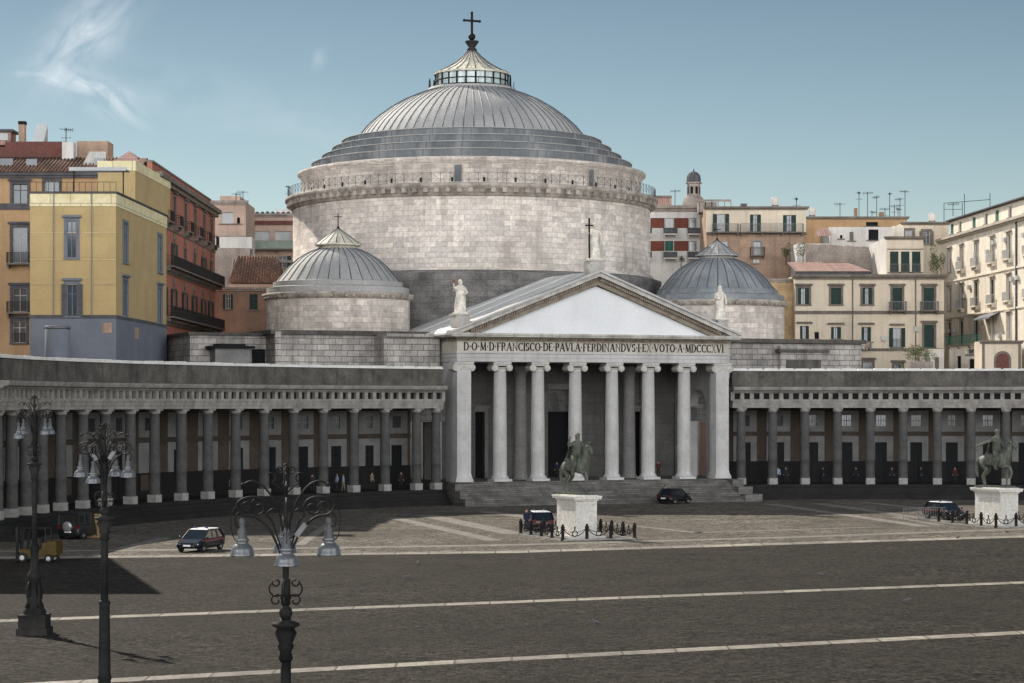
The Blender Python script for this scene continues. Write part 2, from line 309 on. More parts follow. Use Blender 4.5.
# ------------------------------------------------------------------ church
PSI = R(22.0); CP = (8.15, 220.0)
church = thing('domed_church', 'huge round domed church of pale stone blocks with pedimented columned portico and grey lead dome', 'church', (CP[0], CP[1], 0), PSI)
def CW(u, v): return (CP[0]+u*math.cos(PSI)-v*math.sin(PSI), CP[1]+u*math.sin(PSI)+v*math.cos(PSI))
DC = (0, 34.0)
# drum
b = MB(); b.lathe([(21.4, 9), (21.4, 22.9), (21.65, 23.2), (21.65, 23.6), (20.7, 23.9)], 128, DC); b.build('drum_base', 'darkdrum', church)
b = MB(); b.lathe([(20.75, 23.9), (20.75, 24.2), (20.35, 24.2), (20.35, 32.0)], 160, DC, smooth=True, uvr=20.35)
drum = b.build('drum', 'drum', church)
b = MB(); b.lathe([(20.4, 31.7), (20.5, 31.7), (20.5, 32.0), (20.7, 32.25), (20.7, 32.45), (21.25, 32.6), (21.25, 32.95), (21.0, 33.05), (19, 33.1)], 160, DC)
for i in range(110):
    a = 2*PI*i/110; b.M = Matrix.Translation((DC[0], DC[1], 0)) @ Matrix.Rotation(a, 4, 'Z'); b.box(20.5, 21.08, -.24, .24, 32.05, 32.55); b.M = None
b.build('drum_cornice', 'cornice', drum)
b = MB()
for i in range(132):
    a = 2*PI*i/132; a2 = 2*PI*(i+1)/132; r = 20.95
    p = (DC[0]+r*math.cos(a), DC[1]+r*math.sin(a)); q = (DC[0]+r*math.cos(a2), DC[1]+r*math.sin(a2))
    b.bar((*p, 33), (*p, 34.1), .04, .04)
    if i % 1 == 0:
        b.bar((*p, 34.1), (*q, 34.1), .03, .03); b.bar((*p, 33.3), (*q, 33.3), .02, .02)
        b.bar((*p, 33.3), (*q, 34.1), .02, .02); b.bar((*p, 34.1), (*q, 33.3), .02, .02)
b.build('railing', 'railgrey', drum)
b = MB(); b.lathe([(19.35, 33.0), (19.35, 35.15), (19.5, 35.25), (19.5, 35.4), (19.85, 35.6), (19.85, 35.85), (19.5, 35.95), (18, 36)], 160, DC, uvr=19.35); ud = b.build('upper_drum', 'drum', church)
for px in (458, 591):
    for s_ in (0,):
        # louvred hatch openings in the upper drum wall
        X = (px-512)/F; c_ = CW(*DC); d2 = Vector((X, 1)); a_ = d2.dot(d2); bb = -2*d2.dot(Vector(c_)); cc = Vector(c_).dot(Vector(c_))-19.4**2
        Z = (-bb-math.sqrt(bb*bb-4*a_*cc))/2/a_; w = Vector((X*Z, Z))-Vector(c_); ang = math.atan2(w.y, w.x)-PSI
        b = MB(); b.M = Matrix.Translation((DC[0], DC[1], 0)) @ Matrix.Rotation(ang, 4, 'Z')
        b.box(19.3, 19.42, -.36, .36, 33.3, 35.0); b.build('hatch', M['lead'], ud)
        b = MB(); b.M = Matrix.Translation((DC[0], DC[1], 0)) @ Matrix.Rotation(ang, 4, 'Z')
        b.box(19.3, 19.48, -.46, -.36, 33.3, 35.1); b.box(19.3, 19.48, .36, .46, 33.3, 35.1); b.box(19.3, 19.48, -.36, .36, 35.0, 35.1); b.build('hatch_frame', 'cornice', ud)
b = MB()
for i in range(36):
    a = 2*PI*i/36+.05; b.M = Matrix.Translation((DC[0], DC[1], 0)) @ Matrix.Rotation(a, 4, 'Z'); b.box(19.34, 19.39, -.12, .12, 33.3, 33.75); b.M = None
b.build('drain_slots', 'black', ud)
# stepped rings
b = MB(); b.lathe([(18.2, 35.98), (18.2, 36.95), (17.0, 37.1), (17.0, 37.85), (15.85, 38.0), (15.85, 38.75), (14.75, 38.9), (14.75, 39.6), (12.9, 39.8)], 160, DC, smooth=False, uvr=16)
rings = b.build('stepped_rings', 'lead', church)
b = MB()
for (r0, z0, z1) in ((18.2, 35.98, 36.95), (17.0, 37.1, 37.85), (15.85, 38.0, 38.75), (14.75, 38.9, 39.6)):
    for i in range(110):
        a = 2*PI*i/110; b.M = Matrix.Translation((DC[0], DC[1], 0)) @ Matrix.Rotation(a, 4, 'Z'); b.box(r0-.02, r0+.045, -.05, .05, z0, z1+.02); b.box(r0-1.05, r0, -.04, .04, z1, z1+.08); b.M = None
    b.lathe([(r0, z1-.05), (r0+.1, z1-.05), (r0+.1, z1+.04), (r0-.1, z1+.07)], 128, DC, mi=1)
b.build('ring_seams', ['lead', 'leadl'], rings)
# dome shell
prof = [(13.2, 39.75), (12.75, 40.4), (12.0, 41.3), (10.9, 42.3), (9.5, 43.35), (7.9, 44.3), (6.3, 45.0), (4.9, 45.5)]
b = MB(); b.lathe(prof, 128, DC, uvr=10); dome = b.build('dome', 'leadl', church)
b = MB(); nr = 72
for i in range(nr):
    a = 2*PI*i/nr; b.tube([(DC[0]+(r+.02)*math.cos(a), DC[1]+(r+.02)*math.sin(a), z+.0) for r, z in prof], .055, 4, smooth=False)
b.build('dome_seams', 'seam', dome)
# lantern
lan = MB(); lan.lathe([(5.0, 45.3), (5.0, 45.75), (4.2, 45.8)], 48, DC); lan = lan.build('lantern', 'leadl', church)
b = MB(); b.lathe([(4.1, 45.8), (4.1, 47.35)], 48, DC); b.build('lantern_glazing', 'lglass', lan)
b = MB()
for i in range(24):
    a = 2*PI*i/24; x, y = DC[0]+4.15*math.cos(a), DC[1]+4.15*math.sin(a); b.bar((x, y, 45.75), (x, y, 47.4), .16 if i % 2 else .1, .16)
b.lathe([(4.1, 45.78), (4.25, 45.78), (4.25, 45.98), (4.1, 45.98)], 48, DC); b.lathe([(4.1, 46.55), (4.2, 46.55), (4.2, 46.65), (4.1, 46.65)], 48, DC)
for i in range(20):
    a = 2*PI*i/20+.1; x, y = DC[0]+4.85*math.cos(a), DC[1]+4.85*math.sin(a); b.bar((x, y, 45.7), (x, y, 46.5), .05, .05)
for i in (7, 8, 17, 1):
    a = 2*PI*i/20+.1; x, y = DC[0]+4.9*math.cos(a), DC[1]+4.9*math.sin(a); b.tube([(x, y, 45.6), (x, y, 46.7), (x, y, 47.1)], [.14, .12, .05], 6)
b.build('lantern_frame', 'iron', lan)
b = MB(); b.lathe([(4.35, 47.3), (4.35, 47.5), (3.2, 48.0), (2.1, 48.65), (1.15, 49.4), (.5, 50.1)], 24, DC, smooth=False)
for i in range(24):
    a = 2*PI*i/24; b.tube([(DC[0]+r*math.cos(a), DC[1]+r*math.sin(a), z+.03) for r, z in ((4.35, 47.5), (3.2, 48.0), (2.1, 48.65), (1.15, 49.4), (.5, 50.1))], .05, 4, 1)
b.build('lantern_roof', ['copper', 'seam'], lan)
b = MB(); b.lathe([(.35, 49.9), (.6, 50.3), (.35, 50.5), (.75, 51.1), (.8, 51.25), (.3, 51.35)], 16, DC); b.sphere((DC[0], DC[1], 51.75), .42)
fin = b.build('finial', 'iron', lan)
def cross_mb(b, x, y, z0, h, aw, t, fl=True):
    b.box(x-t/2, x+t/2, y-t/2, y+t/2, z0, z0+h); zc = z0+h*.64
    b.box(x-aw, x-t/2, y-t/2, y+t/2, zc-t/2, zc+t/2); b.box(x+t/2, x+aw, y-t/2, y+t/2, zc-t/2, zc+t/2)
    if fl:
        for (dx, dz) in ((-aw, zc-z0), (aw, zc-z0), (0, h)): b.sphere((x+dx, y, z0+dz), t*.8, 8, 6)
    return b
cross_mb(MB(), DC[0], DC[1], 51.95, 2.55, .95, .22).build('cross', 'iron', lan)
# side domes; sun on the left one is put into paler sheet colours
for sx in (-1, 1):
    c = (-22.0 if sx < 0 else 21.55, 14.9); r = 7.35
    b = MB(); b.lathe([(r, 10), (r, 20.6)], 72, c, uvr=r); sd = b.build('side_drum', 'drum', church)
    b = MB(); b.lathe([(r, 20.3), (r+.12, 20.4), (r+.2, 20.55), (r+.42, 20.75), (r+.42, 20.95), (r-.2, 21.05)], 72, c)
    for i in range(64):
        a = 2*PI*i/64; b.M = Matrix.Translation((c[0], c[1], 0)) @ Matrix.Rotation(a, 4, 'Z'); b.box(r+.05, r+.36, -.12, .12, 20.5, 20.75); b.M = None
    b.build('side_cornice', 'cornice', sd)
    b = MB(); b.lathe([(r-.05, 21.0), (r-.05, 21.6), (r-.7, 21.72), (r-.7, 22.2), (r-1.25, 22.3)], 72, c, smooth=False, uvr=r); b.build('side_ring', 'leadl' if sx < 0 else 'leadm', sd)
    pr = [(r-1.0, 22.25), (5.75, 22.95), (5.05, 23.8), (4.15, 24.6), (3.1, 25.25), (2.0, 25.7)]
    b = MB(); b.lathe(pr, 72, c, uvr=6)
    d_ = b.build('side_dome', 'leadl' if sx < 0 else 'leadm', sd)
    b = MB()
    for i in range(34):
        a = 2*PI*i/34; b.tube([(c[0]+(q+.01)*math.cos(a), c[1]+(q+.01)*math.sin(a), z+.01) for q, z in pr], .05, 4, smooth=False)
    b.build('side_dome_seams', 'seam', sd)
    b = MB(); b.lathe([(1.95, 25.6), (1.95, 26.1), (2.4, 26.0), (2.4, 26.12), (1.25, 26.95), (.1, 27.8)], 16, c, smooth=False)
    for i in range(16):
        a = 2*PI*i/16; b.tube([(c[0]+q*math.cos(a), c[1]+q*math.sin(a), z+.02) for q, z in ((2.4, 26.12), (1.25, 26.95), (.1, 27.8))], .035, 4, 1)
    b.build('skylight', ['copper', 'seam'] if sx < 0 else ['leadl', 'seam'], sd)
    b = MB(); b.tube([(c[0], c[1], 27.7), (c[0], c[1], 29.3 if sx < 0 else 29.0)], .05, 5); b.box(c[0]-.4, c[0]+.4, c[1]-.03, c[1]+.03, 28.95, 29.03); b.sphere((c[0], c[1], 27.9), .14, 8, 6); b.build('side_cross', 'iron', sd)
# lower body walls
for (x0_, x1_, zt_) in ((-31.3, -13.5, 16.6), (13.5, 34.6, 16.3)):
    lw = MB().box(x0_, x1_, 6.2, 24, 8, zt_).build('transept_wall', 'rough', church)
    MB().box(x0_-.4*(x0_ < 0), x1_+.4*(x0_ > 0), 5.8, 24, zt_, zt_+.42).build('wall_coping', 'parapet', lw)
b = MB(); b.box(-38.9, -31.3, 9.0, 22, 8, 16.5); b.box(-31.3, -30.7, 5.6, 9.2, 8, 16.9)
lw2 = b.build('side_wall', 'rough', church)
b = MB(); b.box(-39.1, -31.7, 8.75, 22, 16.5, 16.8); b.build('side_coping', 'parapet', lw2)
b = MB(); b.box(-36.9, -33.4, 7.0, 9.0, 13, 15.2, 0); b.box(-37.4, -33.0, 6.7, 9.0, 15.2, 15.45, 1); b.box(-36.6, -33.9, 6.9, 9, 15.45, 15.65, 1); b.build('roof_hut', ['panel', 'black'], church)
b = MB(); b.box(-32.7, -31.4, 8.9, 9.1, 13, 15.2); b.build('wall_door', 'black', church)
b = MB(); b.box(24.3, 30.0, 5.6, 6.3, 13, 16.0, 0); b.box(25.0, 29.2, 5.5, 5.6, 13.2, 14.5, 1); b.box(24.0, 30.2, 5.4, 6.25, 15.3, 15.6, 1); b.build('roof_hut', ['rough', 'parapet'], church)
# portico
HB = 14.85
b = MB(); nst = 13
for i in range(nst):
    z1 = 2.2*(i+1)/nst; y0 = -4.6+i*.33
    b.box(-14.6, 14.6, y0, (y0+.33 if i < nst-1 else 9.5), 0, z1)
b.box(-15.4, -14.6, -.6, 9.5, 0, 2.197); b.box(14.6, 15.4, -.6, 9.5, 0, 2.197)
stairs = b.build('stairs', 'step', church)
for sx in (-1, 1):
    b = MB()
    for k, (y0, y1, z1) in enumerate(((-4.75, -3.3, .72), (-3.3, -2.0, 1.42), (-2.0, -.6, 2.12))):
        e_ = (3-k)*.35 if sx > 0 else 0; x0, x1 = sorted((sx*14.6, sx*(15.5+e_))); b.box(x0, x1, y0, y1, 0, z1)
    b.build('stair_cheek', 'step', stairs)
pc = MB(); prc = [(.98, 2.2), (.98, 2.42), (.85, 2.45), (.87, 2.6), (.78, 2.68), (.80, 2.8), (.71, 2.86), (.702, 2.9), (.70, 3.2), (.70, 5), (.675, 8), (.63, 11.5), (.61, 13.0), (.65, 13.05), (.65, 13.15), (.61, 13.2)]
pc.lathe([(.70, 2.75)]+prc[9:], 28, (0, 0), uvr=.8); pc.lathe([(.79, 2.6), (.80, 2.68), (.78, 2.76)], 28, (0, 0), cap=True); pc.box(-.93, .93, -.93, .93, 2.2, 2.45); pc.lathe([(.9, 2.45), (.9, 2.6)], 28, (0, 0), cap=True)
def ionic(b, w=1, square=False):
    b.lathe([(.67*w, 13.15), (.82*w, 13.42)], 24)
    b.box(-.95*w, .95*w, -.7*w, .7*w, 13.55, 13.72); b.box(-1.0*w, 1.0*w, -.8*w, .8*w, 13.72, 13.92)
    for sx in (-1, 1):
        for rr, dy in ((.36, .74), (.24, .79), (.10, .84)):
            v = []; n = 16
            for yy in (-dy*w, dy*w): v += [(sx*.82*w+rr*w*math.cos(2*PI*i/n), yy, 13.36+rr*w*math.sin(2*PI*i/n)) for i in range(n)]
            b.add(v, [list(range(n)), [n+i for i in range(n)][::-1]]+[(i, n+i, n+(i+1) % n, (i+1) % n) for i in range(n)], 0, False)
col0 = pc.build('column', 'marble', church); cb = MB(); ionic(cb, .93); cap0 = cb.build('capital', 'marble2', col0)
us = [-14.1+28.2*i/7 for i in range(8)]
col0.location = (us[1], 0, 0)
for u in us[2:7]:
    c_ = copy_tree(col0); c_.location = (u, 0, 0)
pp = MB(); pp.box(-.72, .72, -.72, .72, 2.95, 13.15); pp.box(-.9, .9, -.9, .9, 2.2, 2.5); pp.box(-.82, .82, -.82, .82, 2.5, 2.72); pp.box(-.76, .76, -.76, .76, 2.72, 2.95)
pier0 = pp.build('corner_pier', 'marble', church); cb = MB(); ionic(cb, 1.0); cb.box(-.76, .76, -.76, .76, 13.15, 13.55); cb.build('capital', 'marble2', pier0); pier0.location = (us[0], 0, 0)
c_ = copy_tree(pier0); c_.location = (us[7], 0, 0)
b = MB(); b.box(-.6, .6, 4.0, 5.2, 2.2, 13.1)
ic = MB(); ic.lathe([(.8, 2.2), (.8, 2.5), (.7, 2.6), (.68, 5), (.6, 12.6), (.66, 12.8), (.62, 12.9), (.8, 13.2)], 20, uvr=.7); ic.box(-.85, .85, -.85, .85, 13.2, 13.6); ic0 = ic.build('inner_column', 'porchd', church); ic0.location = (us[2], 4.6, 0)
for u in (us[5], us[3]+9.5): pass
c_ = copy_tree(ic0); c_.location = (us[5], 4.6, 0)
# flank walls with arch on both sides of the porch
for sx in (-1, 1):
    b = MB(); x0, x1 = sorted((sx*14.75, sx*13.9))
    b.box(x0, x1, .75, 2.6, 2.2, 13.9); b.box(x0, x1, 6.2, 9.4, 2.2, 13.9)
    n = 12; poly = [(2.6, 13.9), (2.6, 9.5)]+[(4.4-1.8*math.cos(PI*i/n), 9.5+1.8*math.sin(PI*i/n)) for i in range(n+1)]+[(6.2, 13.9)]
    v = [(x0, y, z) for y, z in poly]+[(x1, y, z) for y, z in poly]; k = len(poly)
    b.add(v, [list(range(k)), [k+i for i in range(k)][::-1]]+[(i, k+i, k+(i+1) % k, (i+1) % k) for i in range(k)]); b.build('flank_wall', 'marble', church)
# porch back wall with real door openings
def wall_grid(b, W0, W1, Z0, Z1, y, ops, rec, mi=0, rmi=None, bmi=None):
    xs = sorted({W0, W1, *[o[0] for o in ops], *[o[1] for o in ops]}); zs = sorted({Z0, Z1, *[o[2] for o in ops], *[o[3] for o in ops]})
    xs = [x for x in xs if W0 <= x <= W1]; zs = [z for z in zs if Z0 <= z <= Z1]
    for i in range(len(xs)-1):
        for j in range(len(zs)-1):
            cx, cz = (xs[i]+xs[i+1])/2, (zs[j]+zs[j+1])/2
            if any(o[0] < cx < o[1] and o[2] < cz < o[3] for o in ops): continue
            b.add([(xs[i], y, zs[j]), (xs[i+1], y, zs[j]), (xs[i+1], y, zs[j+1]), (xs[i], y, zs[j+1])], [(0, 1, 2, 3)], mi)
    for o in ops:
        a, c, d, e = o[:4]
        b.add([(a, y, d), (a, y+rec, d), (a, y+rec, e), (a, y, e)], [(0, 1, 2, 3)], mi); b.add([(c, y, d), (c, y+rec, d), (c, y+rec, e), (c, y, e)], [(3, 2, 1, 0)], mi)
        b.add([(a, y, e), (c, y, e), (c, y+rec, e), (a, y+rec, e)], [(3, 2, 1, 0)], mi); b.add([(a, y, d), (c, y, d), (c, y+rec, d), (a, y+rec, d)], [(0, 1, 2, 3)], mi)
        if bmi is not None: b.add([(a, y+rec, d), (c, y+rec, d), (c, y+rec, e), (a, y+rec, e)], [(0, 1, 2, 3)], bmi)
ops = [(-2.3, 2.3, 2.2, 11.3), (-10.6, -8.2, 2.2, 9.0), (8.2, 10.6, 2.2, 9.0)]
b = MB(); wall_grid(b, -14, 14, 2.2, 13.9, 9.0, ops, .9)
for u in us:
    b.box(u-.75, u+.75, 8.7, 8.997, 2.2, 13.2)
b.box(-14, -2.8, 8.8, 8.99, 9.9, 10.25); b.box(2.8, 14, 8.8, 8.99, 9.9, 10.25); b.build('porch_wall', 'porch', church)
for a, c, d, e in ops:
    b = MB(); b.box(a, c, 9.6, 9.75, d, e); dr = b.build('door', 'black', church)
    b = MB(); b.box(a-.35, a, 8.85, 9.05, d, e+.35); b.box(c, c+.35, 8.85, 9.05, d, e+.35); b.box(a, c, 8.85, 9.05, e, e+.35); b.box(a-.5, c+.5, 8.7, 9.02, e+.35, e+.6); b.build('door_surround', 'porchd', dr)
b = MB(); b.box(-2.2, -.4, 9.45, 9.6, 9.3, 10.6); b.build('door_plaque', 'porchd', dr)
b = MB(); b.box(-14.7, 14.7, -.6, 9.4, 13.9, 14.2); b.build('porch_ceiling', 'porchd', church)
# entablature
b = MB(); b.box(-HB, HB, -.75, 9.4, 13.95, 14.35); b.box(-HB-.05, HB+.05, -.8, 9.4, 14.35, 14.75); b.box(-HB-.14, HB+.14, -.9, 9.4, 14.75, 14.9); ent = b.build('architrave', 'marble', church)
b = MB(); b.box(-HB, HB, -.76, 9.4, 14.9, 15.95); b.build('frieze', 'frieze', church)
b = MB(); b.box(-HB-.12, HB+.12, -.9, 9.4, 15.95, 16.12)
n = 110
for i in range(n): u = -HB+2*HB*(i+.5)/n; b.box(u-.09, u+.09, -1.12, -.9, 16.12, 16.34)
b.box(-HB-.12, HB+.12, -.9, 9.4, 16.12, 16.36)
b.build('dentil_course', 'dentil', church)
b = MB(); b.box(-HB-.85, HB+.85, -1.6, 9.4, 16.36, 16.52); b.box(-HB-.95, HB+.95, -1.7, 9.4, 16.52, 16.72); b.box(-HB-.3, HB+.3, -1.1, 9.4, 16.27, 16.36); b.build('cornice', 'marble2', church)
AP = 22.9; E0 = HB+.95; Zc = 16.72
b = MB(); b.ext([(-E0+2.6, Zc), (E0-2.6, Zc), (0, AP-1.35)], -.6, -.3); b.build('tympanum', 'tymp', church)
sl_ = (AP-Zc)/E0
def rake(b, off0, off1, y0, y1, mi=0, inset=0):
    for sx in (-1, 1):
        poly = [(sx*(E0-inset), Zc+off0 if off0 > 0 else Zc), (0, AP+off0), (0, AP+off1), (sx*(E0-inset), Zc+off1)]
        if sx < 0: poly = poly[::-1]
        b.ext(poly, y0, y1, mi)
for name, o0, o1, y0, m_, sx in (('raking_cornice', -.42, 0, -1.55, 'marble2', 0), ('raking_cornice_top', 0, .22, -1.75, 'marble', 0)):
    b = MB()
    for s_ in (-1, 1):
        def pt(t, o): return (s_*E0*(1-t), Zc+(AP-Zc)*t+o)
        t0 = max(0, (-o0)/(AP-Zc))
        poly = [pt(t0, o0), pt(1, o0), pt(1, o1), pt(0, o1)] if t0 > 0 else [pt(0, o0), pt(1, o0), pt(1, o1), pt(0, o1)]
        if s_ > 0: poly = poly[::-1]
        b.ext(poly, y0, -.3)
    b.build(name, m_, church)
b = MB()
for s_ in (-1, 1):
    t0 = .62/(AP-Zc)*1.0; o0, o1 = -1.25, -.42
    poly = [(s_*E0*(1-1.25/(AP-Zc)), Zc), (0, AP+o0), (0, AP+o1), (s_*E0*(1-.42/(AP-Zc)), Zc)]
    if s_ > 0: poly = poly[::-1]
    b.ext(poly, -1.0, -.3)
    for i in range(62):
        t = .07+.925*i/62
        x = s_*E0*(1-t); z = Zc+(AP-Zc)*t-.62
        if z > Zc+.2: b.box(x-.085, x+.085, -1.28, -1.0, z-.16, z+.14)
b.build('raking_dentils', 'dentil', church)
b = MB()
for s_ in (-1, 1):
    v = [(s_*(E0+.1), -.3, Zc), (0, -.3, AP+.17), (0, 16, AP+.17), (s_*(E0+.1), 16, Zc), (s_*(E0+.1), -.3, Zc-.2), (0, -.3, AP-.1), (0, 16, AP-.1), (s_*(E0+.1), 16, Zc-.2)]
    f_ = [(0, 1, 2, 3), (7, 6, 5, 4), (0, 4, 5, 1), (3, 2, 6, 7), (0, 3, 7, 4)]
    b.add(v, f_ if s_ > 0 else [q[::-1] for q in f_])
    for k in (1, 2):
        y = k*5.2; b.bar((s_*(E0+.1), y, Zc+.02), (0, y, AP+.19), .08, .05)
b.build('gable_roof', 'roofw', church)
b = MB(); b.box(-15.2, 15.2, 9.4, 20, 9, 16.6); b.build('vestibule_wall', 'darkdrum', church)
b = MB(); b.box(-21, -15.2, 3.2, 8, 13, 16.4); b.box(-20.8, -15.2, 2.9, 8, 16.4, 16.7); b.build('link_wall', 'rough', church)

# ---- inscription, cut in Roman capitals
TH, TN = .19, .09
def arc(cx, cz, rx, rz, a0, a1, w0, w1, n=14):
    P = []
    for i in range(n+1):
        a = R(a0+(a1-a0)*i/n); P.append((cx+rx*math.cos(a), cz+rz*math.sin(a), TN+(TH-TN)*abs(math.cos(a))))
    return P
G = {  # width, straight strokes (x0,z0,x1,z1,thickness), arcs, serifs (x,z)
 'I': (.24, [(.12, 0, .12, 1, TH)], [], [(.12, 0), (.12, 1)]),
 'D': (.80, [(.12, 0, .12, 1, TH), (.12, .96, .34, .96, TN), (.12, .04, .34, .04, TN)], [(.32, .5, .40, .46, -90, 90)], [(.10, 0), (.10, 1)]),
 'O': (.86, [], [(.43, .5, .36, .46, 0, 360)], []),
 'C': (.76, [(.70, .74, .70, .98, TN), (.70, .03, .70, .2, TN)], [(.44, .5, .37, .46, 48, 312)], []),
 'M': (1.0, [(.12, 0, .17, 1, TN), (.17, 1, .5, .05, TH), (.5, .05, .82, 1, TN), (.82, 1, .88, 0, TH)], [], [(.12, 0), (.88, 0)]),
 'F': (.60, [(.12, 0, .12, 1, TH), (.12, .96, .56, .96, TN), (.12, .52, .45, .52, TN), (.56, .8, .56, 1, TN)], [], [(.12, 0)]),
 'E': (.62, [(.12, 0, .12, 1, TH), (.12, .96, .56, .96, TN), (.12, .52, .46, .52, TN), (.12, .04, .58, .04, TN), (.56, .82, .56, 1, TN), (.58, 0, .58, .2, TN)], [], []),
 'R': (.74, [(.12, 0, .12, 1, TH), (.12, .96, .36, .96, TN), (.12, .5, .36, .5, TN), (.36, .48, .68, 0, TH)], [(.36, .73, .2, .23, -90, 90)], [(.12, 0)]),
 'P': (.62, [(.12, 0, .12, 1, TH), (.12, .96, .34, .96, TN), (.12, .46, .34, .46, TN)], [(.34, .71, .2, .25, -90, 90)], [(.12, 0)]),
 'A': (.84, [(.06, 0, .42, 1, TN), (.42, 1, .76, 0, TH), (.2, .34, .62, .34, TN)], [], [(.06, 0), (.76, 0)]),
 'V': (.84, [(.08, 1, .42, 0, TH), (.42, 0, .77, 1, TN)], [], [(.08, 1), (.77, 1)]),
 'N': (.86, [(.12, 0, .12, 1, TN), (.12, 1, .74, 0, TH), (.74, 0, .74, 1, TN)], [], [(.12, 0), (.74, 1)]),
 'S': (.56, [(.48, .76, .48, .97, TN), (.08, .03, .08, .24, TN)], [(.28, .74, .2, .22, 30, 250), (.28, .26, .2, .22, -150, 70)], []),
 'L': (.58, [(.12, 0, .12, 1, TH), (.12, .04, .54, .04, TN), (.54, 0, .54, .2, TN)], [], [(.12, 1)]),
 'X': (.80, [(.1, 1, .7, 0, TH), (.08, 0, .68, 1, TN)], [], [(.08, 0), (.7, 0), (.1, 1), (.68, 1)]),
 'T': (.72, [(.36, 0, .36, 1, TH), (.03, .96, .69, .96, TN), (.03, .8, .03, 1, TN), (.69, .8, .69, 1, TN)], [], [(.36, 0)]),
 '.': (.26, [(.04, .5, .2, .5, .2)], [], [])}
txt = 'D.O.M.D.FRANCISCO.DE.PAVLA.FERDINANDVS.I.EX.VOTO.A.MDCCCXVI'
tot = sum(G[c][0]+.12 for c in txt); W = 28.4; hgt = .80; sc_ = W/tot; b = MB(); x = -14.15
for ch in txt:
    w, ss, aa, sf = G[ch]; y = -.765
    def q(a, z): return (x+a*sc_, y, 15.03+z*hgt)
    for x0, z0, x1, z1, t in ss: b.bar(q(x0, z0), q(x1, z1), .02, t*.78)if abs(x1-x0) > abs(z1-z0)*.02 and abs(z1-z0) < .05 else b.bar(q(x0, z0), q(x1, z1), t*.78, .02)
    for cx, cz, rx, rz, a0, a1 in aa:
        P_ = arc(cx, cz, rx, rz, a0, a1, 0, 0)
        for (xa, za, ta), (xb, zb, tb) in zip(P_, P_[1:]): b.tube([q(xa, za), q(xb, zb)], [ta*.40, tb*.40], 4)
    for sx0, sz0 in sf: b.box(x+(sx0-.13)*sc_, x+(sx0+.13)*sc_, y-.01, y+.01, 15.03+sz0*hgt-.03, 15.03+sz0*hgt+.03)
    x += (w+.12)*sc_
b.build('inscription', 'carve', church)

# ------------------------------------------------------------------ statues on the pediment
def skin(edges_pts, edges, radii, root=0, sub=2):
    me = bpy.data.meshes.new('skin'); me.from_pydata([Vector(p) for p in edges_pts], edges, []); o = bpy.data.objects.new('skin', me); COL.objects.link(o)
    md = o.modifiers.new('s', 'SKIN'); md.use_smooth_shade = True
    for i, r in enumerate(radii):
        rr = r if isinstance(r, tuple) else (r, r); me.skin_vertices[0].data[i].radius = rr
    me.skin_vertices[0].data[root].use_root = True
    s2 = o.modifiers.new('u', 'SUBSURF'); s2.levels = s2.render_levels = sub
    dg = bpy.context.evaluated_depsgraph_get(); dg.update(); m2 = bpy.data.meshes.new_from_object(o.evaluated_get(dg)); bpy.data.objects.remove(o)
    for p in m2.polygons: p.use_smooth = True
    return m2
def add_mesh(mb, me, mi=0, Mx=None):
    mb.add([(Mx @ v.co) if Mx else v.co for v in me.vertices], [list(p.vertices) for p in me.polygons], mi, True)
